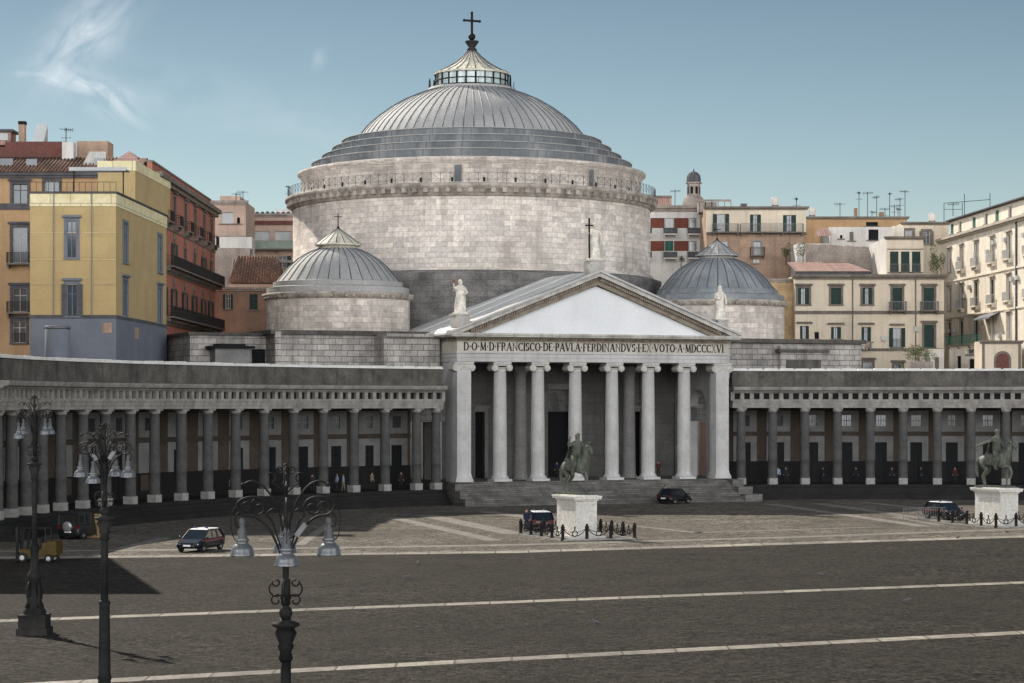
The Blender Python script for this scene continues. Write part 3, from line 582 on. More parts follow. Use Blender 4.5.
def robed(label, loc, h, rz, pose, group=None):
    t = thing('saint_statue', label, 'statue', loc, rz, group)
    k = h/3.2; b = MB()
    rb = MB(); n = 20
    rows = [(.62, .0), (.60, .25), (.52, .9), (.50, 1.4), (.46, 1.75), (.50, 2.15), (.52, 2.45), (.40, 2.62), (.16, 2.72), (.13, 2.8)]
    v = []; f = []
    for j, (r, z) in enumerate(rows):
        for i in range(n):
            a = 2*PI*i/n; fold = 1+(.13*math.sin(a*7+z*1.5) + .07*math.sin(a*4-z*3))*(1 if z < 2.4 else .2)
            v.append((r*fold*math.cos(a)*k, r*.72*fold*math.sin(a)*k, z*k))
    for j in range(len(rows)-1):
        for i in range(n): q = (i+1) % n; f.append((j*n+i, j*n+q, (j+1)*n+q, (j+1)*n+i))
    rb.add(v, f, 0, True)
    rb.sphere((0, -.03*k, 2.98*k), .23*k, 12, 8, 0, (.85, .95, 1.2)); rb.sphere((0, .05*k, 3.0*k), .26*k, 10, 8, 0, (.9, .8, 1.15)); rb.sphere((0, -.2*k, 2.82*k), .13*k, 8, 6, 0, (1, .8, 1.5))
    rb.tube([(0, -.22*k, 3.0*k), (0, -.30*k, 2.93*k)], [.03*k, .045*k], 5)
    def arm(side, pts, rad=(.17, .15, .10, .08)):
        rb.tube([(side*.42*k, 0, 2.42*k)]+[(p[0]*k, p[1]*k, p[2]*k) for p in pts], [x_*k for x_ in rad[:len(pts)+1]], 8)
        e = pts[-1]; rb.sphere((e[0]*k, e[1]*k, e[2]*k), .1*k, 8, 6)
    if pose == 'raise':
        arm(-1, [(-.72, -.12, 2.15), (-.80, -.3, 2.6), (-.82, -.32, 2.75)]); arm(1, [(.62, -.1, 1.95), (.35, -.42, 1.8), (.2, -.45, 1.85)])
        fl = MB(); fl.tube([(-.82*k, -.32*k, 2.75*k), (-.83*k, -.32*k, 3.05*k)], .05*k, 6); fl.sphere((-.83*k, -.32*k, 3.12*k), .17*k, 8, 6)
    elif pose == 'cross':
        arm(-1, [(-.6, -.3, 2.1), (-.85, -.35, 2.35), (-.9, -.35, 2.4)]); arm(1, [(.65, -.15, 1.95), (.5, -.4, 1.65), (.4, -.45, 1.6)]); fl = None
    else:
        arm(-1, [(-.6, -.15, 1.95), (-.3, -.42, 1.9), (-.15, -.45, 2.0)]); arm(1, [(.55, -.1, 1.95), (.52, -.3, 1.55), (.5, -.32, 1.45)]); fl = None
    rb.box(-.65*k, .65*k, -.5*k, .5*k, -.12*k, .02*k)
    rb.build('robed_figure', 'statue', t)
    if fl:
        m_ = mat('rusty flame', (.28, .13, .07), .8); fl.build('torch', m_, t)
    return t
def pedestal(loc, w, h, rz):
    pass
def on_ped(px, py_base, v, pose, h, pw, ph, label, rz=0):
    # find u on the gable where the given pixel column meets plane v
    k = (px-512)/F; c, s = math.cos(PSI), math.sin(PSI)
    u = (k*(CP[1]+v*c)-CP[0]+v*s)/(c-k*s); X, Z = CW(u, v); zb = CH+(HOR-py_base)/F*Z
    b = MB(); b.box(-pw, pw, -.7, .7, -.45, ph-.15); b.box(-pw-.1, pw+.1, -.8, .8, ph-.15, ph)
    t = b.build('statue_plinth', 'marble2', church); t.location = (u, v, zb)
    return robed(label, (X, Z, zb+ph+.12), h, PSI+rz, pose), (X, Z, zb+ph)
lab = {'l': 'marble robed saint holding up a small torch at the left corner of the pediment', 'a': 'marble robed saint standing beside a tall cross on top of the pediment', 'r': 'marble robed saint with folded arms at the right corner of the pediment'}
s1, _ = on_ped(460.5, 323, -.7, 'raise', 3.15, .75, .9, lab['l'])
s2, pt_ = on_ped(594.5, 272, -.7, 'cross', 3.5, .8, 1.2, lab['a'])
s3, _ = on_ped(720, 327.5, -.7, 'fold', 3.3, .55, .8, lab['r'])
b = MB(); b.box(-.07, .07, -.07, .07, 0, 4.0); b.box(-.42, -.07, -.07, .07, 3.2, 3.34); b.box(.07, .42, -.07, .07, 3.2, 3.34); b.build('tall_cross', 'iron', s2, (-.75, -.4, 0))

# ------------------------------------------------------------------ colonnades
C0 = (.6, -69.6); CR = 72.0
def ray_u(px, r):
    k = (px-512)/F; d = Vector((k, 1)); c = Vector(CW(*C0)); a = d.dot(d); bq = -2*d.dot(c); cc = c.dot(c)-r*r; D = bq*bq-4*a*cc
    Z = (-bq+math.sqrt(max(D, 0)))/2/a; w = Vector((k*Z, Z))-c; return math.atan2(w.y, w.x)
EZ = 1.5
def ring_seg(b, prof, a0, a1, n, mi=0, smooth=False):   # swept section around the hemicycle centre, profile (r,z) closed
    m = n+1; k = len(prof); v = []; f = []
    for r, z in prof:
        for i in range(m): a = a0+(a1-a0)*i/n; v.append((CWc[0]+r*math.cos(a), CWc[1]+r*math.sin(a), z))
    for j in range(k):
        j2 = (j+1) % k
        for i in range(n): f.append((j*m+i, j2*m+i, j2*m+i+1, j*m+i+1))
    f.append([j*m for j in range(k)]); f.append([j*m+n for j in range(k)][::-1])
    b.add(v, f, mi, smooth, (CWc[0], CWc[1], CR))
CWc = CW(*C0)
def pol(r, a): return (CWc[0]+r*math.cos(a), CWc[1]+r*math.sin(a))
def make_column():
    b = MB(); b.lathe([(.5, 2.15), (.5, 2.3), (.48, 2.36), (.479, 2.4), (.478, 2.6), (.48, 4.0), (.495, 4.02), (.48, 4.04), (.42, 8.7), (.40, 8.8), (.44, 8.85), (.40, 8.9), (.42, 9.02)], 22, uvr=.5)
    col = b.build('column', 'piperno'); b = MB(); b.box(-.5, .5, -.5, .5, 9.24, 9.4); b.lathe([(.42, 9.0), (.5, 9.1), (.5, 9.24)], 16)
    b.build('abacus', 'entab', col); b = MB(); b.box(-.44, .44, -.44, .44, 1.5, 2.15); b.build('plinth', 'plinth', col); return col
Lx = [436, 416.4, 385, 353.8, 323.2, 293.7, 264, 235.6, 207.8, 181.3, 154.6, 130.4, 105.6, 82.8, 60.5, 41.9, 25.5, 11.5]
Rx = [741, 772.7, 804.9, 837.5, 870.2, 903, 937.3, 971, 1006]
colL = [ray_u(x, CR) for x in Lx]; stepL = (colL[-1]-colL[5])/(len(colL)-6)
colL += [colL[-1]+stepL*(i+1) for i in range(1)]
colR = [ray_u(x, CR) for x in Rx]; stepR = colR[-1]-colR[-2]; colR += [colR[-1]+stepR*(i+1) for i in range(5)]
col_proto = make_column(); first = True
def colonnade(label, angs, aend0, aend1, side):
    """angs: column angles; aend0/aend1: angular extent"""
    global first
    t = thing('colonnade', label, 'colonnade', (0, 0, 0))
    lo, hi = min(aend0, aend1), max(aend0, aend1); n = 90
    for a in angs:
        if first: c = col_proto; first = False
        else: c = copy_tree(col_proto)
        x, y = pol(CR, a); c.parent = t; c.location = (x, y, 0); c.rotation_euler.z = a-PI/2
    b = MB(); ring_seg(b, [(CR-1.9, 0), (CR-1.9, .5), (CR-1.5, .5), (CR-1.5, .85), (CR-1.1, .85), (CR-1.1, 1.18), (CR-.7, 1.18), (CR-.7, 1.5), (CR+6, 1.5), (CR+6, 0)][::-1], lo, hi, n); b.build('podium_steps', 'floor', t)
    # entablature: two-step architrave, metope course with real recesses, cornice
    e0 = CR-.6
    b = MB(); ring_seg(b, [(e0, 9.4), (e0, 9.72), (e0-.06, 9.72), (e0-.06, 10.02), (e0-.14, 10.02), (e0-.14, 10.14), (CR+.6, 10.14), (CR+.6, 9.4)][::-1], lo, hi, n); b.build('architrave', 'entab', t)
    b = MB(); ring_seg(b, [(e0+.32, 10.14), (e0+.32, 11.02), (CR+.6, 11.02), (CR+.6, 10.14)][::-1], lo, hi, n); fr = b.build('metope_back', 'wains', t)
    b = MB(); aa = sorted(angs); st = abs(aa[1]-aa[0])
    bays = []
    allang = [lo]+aa+[hi]
    pos = []
    k = (hi-lo)*CR/1.02; k = int(k)
    for i in range(k+1):
        a = lo+(hi-lo)*i/k
        b.M = Matrix.Translation((CWc[0], CWc[1], 0)) @ Matrix.Rotation(a, 4, 'Z'); b.box(e0-.03, e0+.34, -.2, .2, 10.14, 11.02); b.M = None
    ring_seg(b, [(e0, 10.14), (e0, 10.28), (e0+.3, 10.28), (e0+.3, 10.14)][::-1], lo, hi, n); ring_seg(b, [(e0, 10.9), (e0, 11.02), (e0+.3, 11.02), (e0+.3, 10.9)][::-1], lo, hi, n)
    b.build('triglyph_course', 'entab', t)
    b = MB(); ring_seg(b, [(e0-.25, 11.02), (e0-.25, 11.12), (e0-.62, 11.2), (e0-.7, 11.42), (e0-.72, 11.55), (CR+.4, 11.62), (CR+.4, 11.02)][::-1], lo, hi, n); b.build('cornice', 'entab', t)
    b = MB(); ring_seg(b, [(e0+.2, 11.6), (e0+.2, 13.2), (CR+.5, 13.2), (CR+.5, 11.6)][::-1], lo, hi, n); b.build('parapet', 'parapet', t)
    b = MB(); ring_seg(b, [(e0+.05, 13.2), (e0+.05, 13.34), (CR+.6, 13.38), (CR+.6, 13.2)][::-1], lo, hi, n)
    k2 = int((hi-lo)*CR/1.6)
    for i in range(k2):
        a = lo+(hi-lo)*(i+.5)/k2; h = random.uniform(.02, .09)
        b.M = Matrix.Translation((CWc[0], CWc[1], 0)) @ Matrix.Rotation(a, 4, 'Z'); b.box(e0+.02, CR+.63, -.7, .7, 13.33, 13.4+h); b.M = None
    b.build('coping', 'roofw', t)
    b = MB(); ring_seg(b, [(CR+.5, 11.7), (CR+.5, 12.0), (CR+6.6, 12.6), (CR+6.6, 11.7)][::-1], lo, hi, n); b.build('roof', 'parapet', t)
    b = MB(); ring_seg(b, [(CR+.6, 10.2), (CR+.6, 10.5), (CR+5.5, 10.5), (CR+5.5, 10.2)][::-1], lo, hi, n); b.build('ceiling', 'porch', t)
    # back wall
    rw = CR+5.3
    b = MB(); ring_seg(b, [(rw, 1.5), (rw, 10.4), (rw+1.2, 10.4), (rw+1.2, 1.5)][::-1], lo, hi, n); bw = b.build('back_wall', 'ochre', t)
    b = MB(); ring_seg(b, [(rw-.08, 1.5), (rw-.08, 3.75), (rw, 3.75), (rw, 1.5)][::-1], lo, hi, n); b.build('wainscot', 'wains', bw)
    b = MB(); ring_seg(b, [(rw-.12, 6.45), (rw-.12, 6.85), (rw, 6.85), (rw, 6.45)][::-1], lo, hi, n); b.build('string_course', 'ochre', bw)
    # bays: door + upper window in white panels
    rng = random.Random(3 if side < 0 else 5)
    mids = [(aa[i]+aa[i+1])/2 for i in range(len(aa)-1)]+[aa[-1]+st/2]
    for j, a in enumerate(mids):
        if not (lo < a < hi): continue
        T = Matrix.Translation((CWc[0], CWc[1], 0)) @ Matrix.Rotation(a, 4, 'Z')
        # local: x outward (towards the wall), y along
        w = 1.28; x0 = rw-.16
        kind = rng.choice('ddddwb')
        b = MB(); b.M = T
        dw = .62 if kind == 'd' else (.5 if kind == 'w' else 0)
        if dw: b.box(x0, rw+.1, -w, -dw, 3.75, 6.42); b.box(x0, rw+.1, dw, w, 3.75, 6.42); b.box(x0, rw+.1, -dw, dw, 5.75, 6.42)
        else: b.box(x0, rw+.1, -w, w, 3.75, 6.42)
        uw = rng.choice([.45, .5, .6, .35]); 
        b.box(x0, rw+.1, -w, -uw, 6.88, 9.1); b.box(x0, rw+.1, uw, w, 6.88, 9.1); b.box(x0, rw+.1, -uw, uw, 6.88, 7.45); b.box(x0, rw+.1, -uw, uw, 8.6, 9.1)
        pn = b.build('white_panel', 'panel', t)
        b = MB(); b.M = T; b.box(rw-.06, rw-.02, -uw, uw, 7.45, 8.6, 0)
        b.box(rw-.09, rw-.05, -.04, .04, 7.45, 8.6, 1); b.box(rw-.09, rw-.05, -uw, uw, 8.0, 8.06, 1)
        for q in (-.5, .5): b.box(rw-.09, rw-.05, q*uw-.02, q*uw+.02, 7.45, 8.6, 1)
        b.build('window', ['glass', 'ochre' if rng.random() < .5 else 'plinth'], pn)
        if dw:
            b = MB(); b.M = T; b.box(rw-.10, rw-.03, -dw, dw, 1.5 if kind == 'd' else 3.75, 5.75, 0)
            b.box(rw-.13, rw-.10, -.03, .03, 1.6, 5.6, 1); b.box(rw-.13, rw-.1, -dw+.1, dw-.1, 4.8, 4.86, 1)
            b.build('door', ['doorp', 'iron'], pn)
        else:
            b = MB(); b.M = T; b.box(rw-.2, x0, -w+.2, w-.2, 2.2, 3.6, 0); b.build('notice_board', 'ochre', pn)
    return t
aL0 = ray_u(440, CR); aR0 = ray_u(731, CR)
colonnade('curved colonnade of grey columns on the left of the church, running towards the street lamps', colL, aL0, colL[-1]+stepL*.4, -1)
colonnade('curved colonnade of grey columns on the right of the church, behind the right horse statue', colR, aR0, colR[-1]+stepR*.5, 1)

# ------------------------------------------------------------------ surrounding houses
M['ochreA'] = mat('deep ochre plaster', (.42, .275, .15), .9, base2=(.33, .215, .12), bigs=.4, streak=.2, scol=(.14, .1, .06), fine=.08)
M['tarp'] = mat('yellow facade netting', (0.450, 0.338, 0.167), .8, base2=(0.387, 0.288, 0.144), bigs=.3, fine=.05, brick=(2.0, 1.9, .02, .03), mcol=.82, bump=.1)
M['tarpt'] = mat('sun tinted pale netting', (.72, .66, .44), .8, base2=(.6, .52, .3), bigs=1.0, fine=.06, brick=(1.8, 1.2, .05, .05), mcol=.6)  # paler top band; sunlight through the scaffolding is put into its colour
M['greyb'] = mat('grey blue boarding', (0.162, 0.178, 0.211), .8, base2=(0.130, 0.146, 0.173), bigs=.4, fine=.05)
M['red'] = mat('red plaster', (.38, .15, .11), .9, base2=(.28, .115, .088), bigs=.45, streak=.35, scol=(.13, .08, .06), fine=.12)
M['dgrey'] = mat('dark grey stone trim', (.10, .10, .11), .85, base2=(.065, .065, .07), bigs=1)
M['browntrim'] = mat('brown grey trim', (.19, .165, .14), .85, base2=(.12, .105, .09), bigs=1)
M['tantrim'] = mat('pale tan trim', (.46, .40, .33), .85, base2=(.36, .31, .26), bigs=1)
M['shut'] = mat('dark green shutter', (.022, .05, .042), .6, base2=(.03, .06, .052), fine=.1, brick=(9, .09, .02, .25), mcol=.4)
M['shutg'] = mat('green shutter', (.035, .14, .10), .6, brick=(9, .09, .02, .2))
M['shutb'] = mat('bleached shutter', (.33, .34, .30), .7, brick=(9, .09, .02, .2))
M['cream'] = mat('cream plaster', (.66, .57, .45), .9, base2=(.55, .475, .375), bigs=.35, streak=.3, scol=(.25, .2, .15), fine=.06)
M['pink'] = mat('pinkish plaster', (.46, .34, .27), .9, base2=(.36, .27, .22), bigs=.4, streak=.35, scol=(.18, .14, .12), fine=.1)
M['whitep'] = mat('whitewashed plaster', (.62, .60, .56), .9, base2=(.50, .48, .45), bigs=.4, streak=.35, scol=(.25, .22, .2), fine=.08)
M['pale'] = mat('sun bleached plaster', (0.777, 0.704, 0.588), .9, base2=(0.630, 0.567, 0.473), bigs=.5, streak=.35, scol=(.22, .19, .15), fine=.1)
M['terra'] = mat('crumbling terracotta plaster', (.42, .29, .205), .9, base2=(.29, .205, .155), bigs=.6, streak=.5, scol=(.12, .1, .085), fine=.18)
M['brown'] = mat('brown plaster', (.28, .18, .125), .9, base2=(.20, .135, .10), bigs=.5, streak=.35, scol=(.10, .08, .07), fine=.12)
M['brickp'] = mat('red brick panel', (.20, .07, .052), .9, brick=(.3, .09, .01, .2), mcol=.6)
M['tile'] = mat('old clay roof tiles', (.27, .155, .11), .9, base2=(.17, .12, .095), bigs=.9, brick=(.32, 50, .05, .35), mcol=.35, fine=.25, streak=.3)
M['tilep'] = mat('pink roof tiles', (.40, .25, .21), .9, base2=(.31, .20, .175), bigs=.9, brick=(.3, 50, .04, .2))
M['maroon'] = mat('maroon roof sheet', (.14, .055, .045), .8, base2=(.10, .05, .043), bigs=.6, streak=.3)
M['oldwall'] = mat('patched grey wall', (.33, .285, .25), .95, base2=(.21, .18, .16), bigs=.6, fine=.2, streak=.4, scol=(.14, .1, .09))
M['frame'] = mat('pale window frame', (.50, .50, .48), .6, fine=.05)
M['curtain'] = mat('pale blind', (.46, .47, .47), .8, base2=(.38, .40, .41), fine=.05)
M['leaf'] = mat('leaves', (.055, .085, .03), .7, base2=(.10, .13, .045), bigs=3, fine=.3)
M['ironrail'] = mat('rusty black railing', (.03, .027, .025), .7, fine=.2)
M['greyrail'] = mat('grey metal railing', (.20, .20, .20), .6, fine=.1)
M['greenglass'] = mat('green balcony panel', (.13, .19, .15), .4, base2=(.2, .25, .2), bigs=1)

class Fac:
    def __init__(s, A, B, root=None):
        s.p0 = Vector(((A[0]-512)/F*A[1], A[1])); s.p1 = Vector(((B[0]-512)/F*B[1], B[1])); d = s.p1-s.p0; s.W = d.length; s.d = d/s.W
        s.rz = math.atan2(s.d.y, s.d.x)
    def sz(s, px, py):
        k = (px-512)/F; t = (k*s.p0.y-s.p0.x)/(s.d.x-k*s.d.y); Z = s.p0.y+s.d.y*t; return t, CH+(HOR-py)/F*Z
    def conv(s, w):
        if w[0] == 'm': t, _ = s.sz(w[1], 0); return t-w[2]/2, t+w[2]/2, w[3], w[4], w[5]
        m = (w[0]+w[2])/2; a, _ = s.sz(w[0], 0); c, _ = s.sz(w[2], 0); _, z1 = s.sz(m, w[1]); _, z0 = s.sz(m, w[3]); return a, c, z0, z1, w[4]
def facade(root, fc, z0, z1, mt, wins, trim='browntrim', shut='shut', bands=(), rail='ironrail', cornice=None, rec=.28, ret=.4, top=True):
    """front wall with real window openings, and every window as a part of the house"""
    def B_(mb, name, m, par): return mb.build(name, m, par, (fc.p0.x, fc.p0.y, 0) if par is root else None, fc.rz if par is root else 0)
    W = [fc.conv(w) for w in wins]; b = MB()
    wall_grid(b, 0, fc.W, z0, z1, 0, [(a, c, d, min(e, z1-.05)) for a, c, d, e, st in W], rec)
    b.add([(0, 0, z0), (0, ret, z0), (0, ret, z1), (0, 0, z1)], [(0, 1, 2, 3)]); b.add([(fc.W, 0, z0), (fc.W, ret, z0), (fc.W, ret, z1), (fc.W, 0, z1)], [(0, 1, 2, 3)]); b.add([(0, 0, z1), (fc.W, 0, z1), (fc.W, ret, z1), (0, ret, z1)], [(0, 1, 2, 3)])
    wall = B_(b, 'wall', mt, root)
    for (za, zb, m_, pr) in bands: b = MB(); b.box(-.03, fc.W+.03, -pr, .02, za, zb); B_(b, 'string_course', m_, root)
    if cornice:
        cm, chh, cp = cornice; b = MB(); b.box(-cp*.6, fc.W+cp*.6, -cp*.55, .3, z1-chh, z1-chh*.5); b.box(-cp, fc.W+cp, -cp, .3, z1-chh*.5, z1+.06); B_(b, 'cornice', cm, root)
    for a, c, d, e, st in W:
        w = c-a; b = MB(); gm = 'black' if 'd' in st else ('curtain' if 'k' in st else 'glass')
        b.box(a, c, rec-.05, rec+.02, d, e)
        win = B_(b, 'window', gm, root)
        if not ('d' in st):
            b = MB(); t = .07
            for (x0, x1, y0, y1) in ((a, a+t, d, e), (c-t, c, d, e), (a+t, c-t, d, d+t), (a+t, c-t, e-t, e), ((a+c)/2-t/2, (a+c)/2+t/2, d+t, e-t)): b.box(x0, x1, rec-.11, rec-.05, y0, y1)
            if e-d > 1.6: b.box(a+t, (a+c)/2-t/2, rec-.10, rec-.06, d+(e-d)*.68, d+(e-d)*.68+.06); b.box((a+c)/2+t/2, c-t, rec-.10, rec-.06, d+(e-d)*.68, d+(e-d)*.68+.06)
            b.build('frame', 'frame' if 'k' in st or 'g' in st else trim, win)
        if 's' in st:
            b = MB(); q = .26
            b.box(a-q, a, -.07, .03, d-.05, e+q); b.box(c, c+q, -.07, .03, d-.05, e+q); b.box(a, c, -.07, .03, e, e+q); b.build('surround', trim, win)
        if 'l' in st: b = MB(); b.box(a-.42, c+.42, -.28, .02, e+.3, e+.45); b.box(a-.34, c+.34, -.18, .02, e+.45, e+.52) ; b.build('hood', trim, win)
        if 'u' in st: b = MB(); n = 12; b.prism([(0, 0)], 0, 0) if 0 else b.sphere(((a+c)/2, -.06, e+.75), .42, 12, 8, 0, (1.1, .35, 1)); b.build('oval_crest', trim, win)
        if not ('b' in st): b = MB(); b.box(a-.3, c+.3, -.16, .02, d-.14, d-.02); b.build('sill', trim, win)
        if 'c' in st:
            for k in (0, 1):
                b = MB(); x0 = a+.02 if k == 0 else (a+c)/2+.01; b.box(x0, x0+w/2-.03, rec-.2, rec-.13, d+.02, e-.02); b.build('shutter', shut, win)
        if 'o' in st:
            for x0, x1 in ((a-w*.5, a-.02), (c+.02, c+w*.5)): b = MB(); b.box(x0, x1, -.13, -.08, d, e); b.build('shutter', shut, win)
        if 'h' in st:
            b = MB(); b.box(a+.02, a+w*.3, rec-.2, rec-.13, d+.02, e-.02); b.build('shutter', shut, win)
            b = MB(); b.box(c-w*.34, c-.02, rec-.2, rec-.13, d+.02, e-.02); b.build('shutter', shut, win)
        if 'b' in st: balcony(root, fc, a-.45, c+.45, d-.02, .8 if rail != 'frame' else .55, rail, 'pale' if rail == 'frame' else 'browntrim')
        if 'r' in st:
            b = MB(); k = int(w/.14); b.bar((a, -.05, d+.95), (c, -.05, d+.95), .05, .05)
            for i in range(k+1): b.bar((a+w*i/k, -.05, d), (a+w*i/k, -.05, d+.95), .03, .03)
            b.build('guard_rail', rail, win)
    return wall
def balcony(root, fc, a, c, z, dep, rail='ironrail', slab='browntrim', h=1.0, solid=None):
    b = MB(); b.box(a, c, -dep, .02, z-.18, z-.02); k = max(1, int((c-a)/2.2))
    for i in range(k+1): x = a+.15+(c-a-.3)*i/k; b.box(x-.08, x+.08, -dep*.7, .0, z-.5, z-.18)
    bo = b.build('balcony', slab, root, (fc.p0.x, fc.p0.y, 0), fc.rz); b = MB(); n = int((c-a)/.16)
    b.bar((a, -dep+.05, z+h), (c, -dep+.05, z+h), .06, .06)
    for sx in (a+.03, c-.03): b.bar((sx, -dep+.05, z+h), (sx, 0, z+h), .05, .05)
    if solid: b.box(a, c, -dep+.04, -dep+.07, z, z+h-.03)
    else:
        for i in range(n+1): x = a+.03+(c-a-.06)*i/n; b.bar((x, -dep+.05, z), (x, -dep+.05, z+h), .03, .03)
        for sx in (a+.03, c-.03):
            for i in range(int(dep/.2)): b.bar((sx, -dep+.2+i*.2, z), (sx, -dep+.2+i*.2, z+h), .03, .03)
    b.build('railing', solid or rail, bo)
def body(root, fc, depth, z0, z1, mt, x0=.003, x1=None, y0=.3, name='house_body'):
    b = MB(); b.box(x0, (fc.W if x1 is None else x1)-.003, y0, depth, z0, z1-.003); return b.build(name, mt, root, (fc.p0.x, fc.p0.y, 0), fc.rz)
def lbox(root, fc, name, m, x0, x1, y0, y1, z0, z1):
    b = MB(); b.box(x0, x1, y0, y1, z0, z1); return b.build(name, m, root, (fc.p0.x, fc.p0.y, 0), fc.rz)
def pbox(root, name, m, px0, px1, py1, Z, depth, z0=None, py0=None):
    """box whose front face fills the pixels px0..px1, top at row py1, at depth Z"""
    x0, x1 = (px0-512)/F*Z, (px1-512)/F*Z; zt = CH+(HOR-py1)/F*Z; zb = z0 if z0 is not None else CH+(HOR-py0)/F*Z
    b = MB(); b.box(x0, x1, Z, Z+depth, zb, zt); return b.build(name, m, root)

# ochre house behind the netting, far left
t = thing('ochre_house', 'ochre house with dark grey window surrounds and clay tile roof, left of everything', 'house')
fc = Fac((-90, 215), (136, 215)); Z0 = 0
wins = [(12.5, 184, 27.5, 204, 'sl'), (45, 181, 59, 200, 'slg'), (12.5, 227, 27.5, 263, 'slgb'), (12.5, 288, 27, 312, 'slgb'), (12.5, 321, 26, 343, 'slgr'),
        (-40, 184, -26, 204, 'sl'), (-40, 227, -26, 263, 'slgb'), (-40, 288, -26, 312, 'slgb'), (-75, 184, -61, 204, 'sl'), (-75, 227, -61, 263, 'slg')]
facade(t, fc, 0, 32.4, 'ochreA', wins, trim='dgrey', bands=[(28.8, 29.4, 'dgrey', .12)], cornice=('dgrey', .5, .5)); body(t, fc, 16, 0, 32.4, 'ochreA')
b = MB(); b.add([(-.6, -.7, 32.45), (fc.W+.3, -.7, 32.45), (fc.W+.3, 5, 34.4), (-.6, 5, 34.4), (-.6, 16, 31), (fc.W+.3, 16, 31)], [(0, 1, 2, 3), (3, 2, 5, 4)])
for i in range(62): x = -.5+i*.36; b.tube([(x, -.72, 32.5), (x, 5, 34.45)], .1, 5)
b.build('tile_roof', 'tile', t, (fc.p0.x, fc.p0.y, 0))
pbox(t, 'roof_parapet', 'maroon', 5, 66, 141.5, 220.5, 4, z0=31); pbox(t, 'roof_parapet', 'maroon', -90, 5, 147, 220.5, 4, z0=31)
ch = pbox(t, 'chimney', 'terra', 18.5, 24.5, 124, 222, .8, z0=33); pbox(t, 'chimney_cap', 'black', 18, 25, 121, 221.9, .9, py0=124)
b = MB(); x0 = (32-512)/F*222
b.add([(x0, 222, 36.2), (x0+1.15, 222, 36.2), (x0+1.45, 222.7, 38.1), (x0+.35, 222.7, 38.1), (x0, 223.4, 36.2), (x0+1.3, 223.4, 36.2)], [(0, 1, 2, 3), (0, 3, 4), (1, 5, 2), (3, 2, 5, 4)])
b.build('roof_light', 'curtain', t)
h_ = pbox(t, 'roof_cabin', 'tilep', -6, 10.5, 131.5, 222.5, 2.5, z0=36); pbox(t, 'cabin_roof', 'dgrey', -8, 12.5, 129, 222.2, 3, py0=131.4); pbox(t, 'cabin_window', 'curtain', -4, 8, 133.2, 222.44, .05, py0=140)
pbox(t, 'grey_stack', 'whitep', 62, 73.5, 142, 219.4, 1.5, z0=31.5); pbox(t, 'roof_shed', 'terra', 77, 108, 141, 222, 3, z0=31)
b = MB(); x0, x1 = (83-512)/F*217, (105-512)/F*217; b.add([(x0, 217, 33.3), (x1, 217, 33.3), (x1-.3, 219, 34.9), (x0+.3, 219, 34.9)], [(0, 1, 2, 3)])
for i in range(7): f_ = i/6; b.bar((x0+(x1-x0)*f_, 216.98, 33.32), (x0+.3+(x1-x0-.6)*f_, 218.98, 34.92), .06, .06)
b.build('skylight_panes', 'whitep', t)
for q in ((0, 13, 158.5), (26, 37, 159), (94, 104, 158)):
    pbox(t, 'roof_window', 'glass', q[0], q[1], q[2], 216.6, .5, z0=32.8)
# yellow corner house under netting
t = thing('netted_corner_house', 'yellow corner house wrapped in printed netting above a grey boarded base', 'house')
fa = Fac((30, 195), (116, 195)); fb = Fac((116, 195), (166.5, 219.5)); zt = 28.5; zg = 17.5
facade(t, fa, zg, zt, 'tarp', [(67, 221, 76.5, 258, 'sl'), (67, 284, 77.5, 316, 'slo')], trim='greyb', shut='dgrey', rec=.1, bands=[(zg-.1, zg+.22, 'dgrey', .05)])
facade(t, fb, zg, zt, 'tarp', [('m', 125.2, 2.0, 22.6, 26.2, 's'), ('m', 159.6, 2.2, 22.7, 26.3, 's'), ('m', 125, 2.0, 17.75, 21.0, 'sl'), ('m', 159.6, 2.2, 17.75, 21.2, 'sl')], trim='greyb', rec=.1, bands=[(zg-.1, zg+.22, 'dgrey', .05)])
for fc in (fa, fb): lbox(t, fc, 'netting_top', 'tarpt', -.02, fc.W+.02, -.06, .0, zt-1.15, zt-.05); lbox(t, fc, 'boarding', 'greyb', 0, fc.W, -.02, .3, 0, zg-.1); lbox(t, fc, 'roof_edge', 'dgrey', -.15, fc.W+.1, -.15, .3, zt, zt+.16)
b = MB(); a_, c_, d_ = fa.p0, fa.p1, fb.p1; b.prism([(a_.x+.1, a_.y+.33), (c_.x-.35, c_.y+.33), (d_.x-.35, d_.y-.1), (a_.x+.1, d_.y-6)], 0, zt-.1); b.build('house_body', 'greyb', t)
b = MB(); b.prism([(-38.3, 203.5), (-34.85, 203.5), (-34.35, 221), (-38, 221)], zt, 31.4); b.build('stair_tower', 'tarp', t)
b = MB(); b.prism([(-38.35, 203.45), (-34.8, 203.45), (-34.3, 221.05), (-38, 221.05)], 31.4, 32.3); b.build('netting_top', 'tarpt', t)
lbox(t, fa, 'notice', 'terra', *[fa.sz(x, 0)[0] for x in (102.5, 112)], -.06, -.02, 16.1, 17.0); lbox(t, fb, 'notice', 'terra', *[fb.sz(x, 0)[0] for x in (134.5, 138)], -.06, -.02, 15.9, 16.9)
b = MB(); z_ = zt+2.2; b.box(4.4, 9.2, .8, 3.4, z_, z_+.12, 0); b.box(4.2, 9.3, .7, .8, z_-.12, z_+.2, 0)
for x in (4.6, 9.0): b.box(x-.05, x+.05, .9, 1.0, zt, z_, 1)
b.build('terrace_awning', ['curtain', 'iron'], t, (fa.p0.x+.0-.9, fa.p0.y, 0))
b = MB()
for i in range(15): x = i*fa.W/14; b.bar((x, .05, zt+.15), (x, .05, zt+1.0), .035, .035)
b.bar((0, .05, zt+1.0), (fa.W, .05, zt+1.0), .04, .04); b.build('terrace_railing', 'iron', t, (fa.p0.x, fa.p0.y, 0))
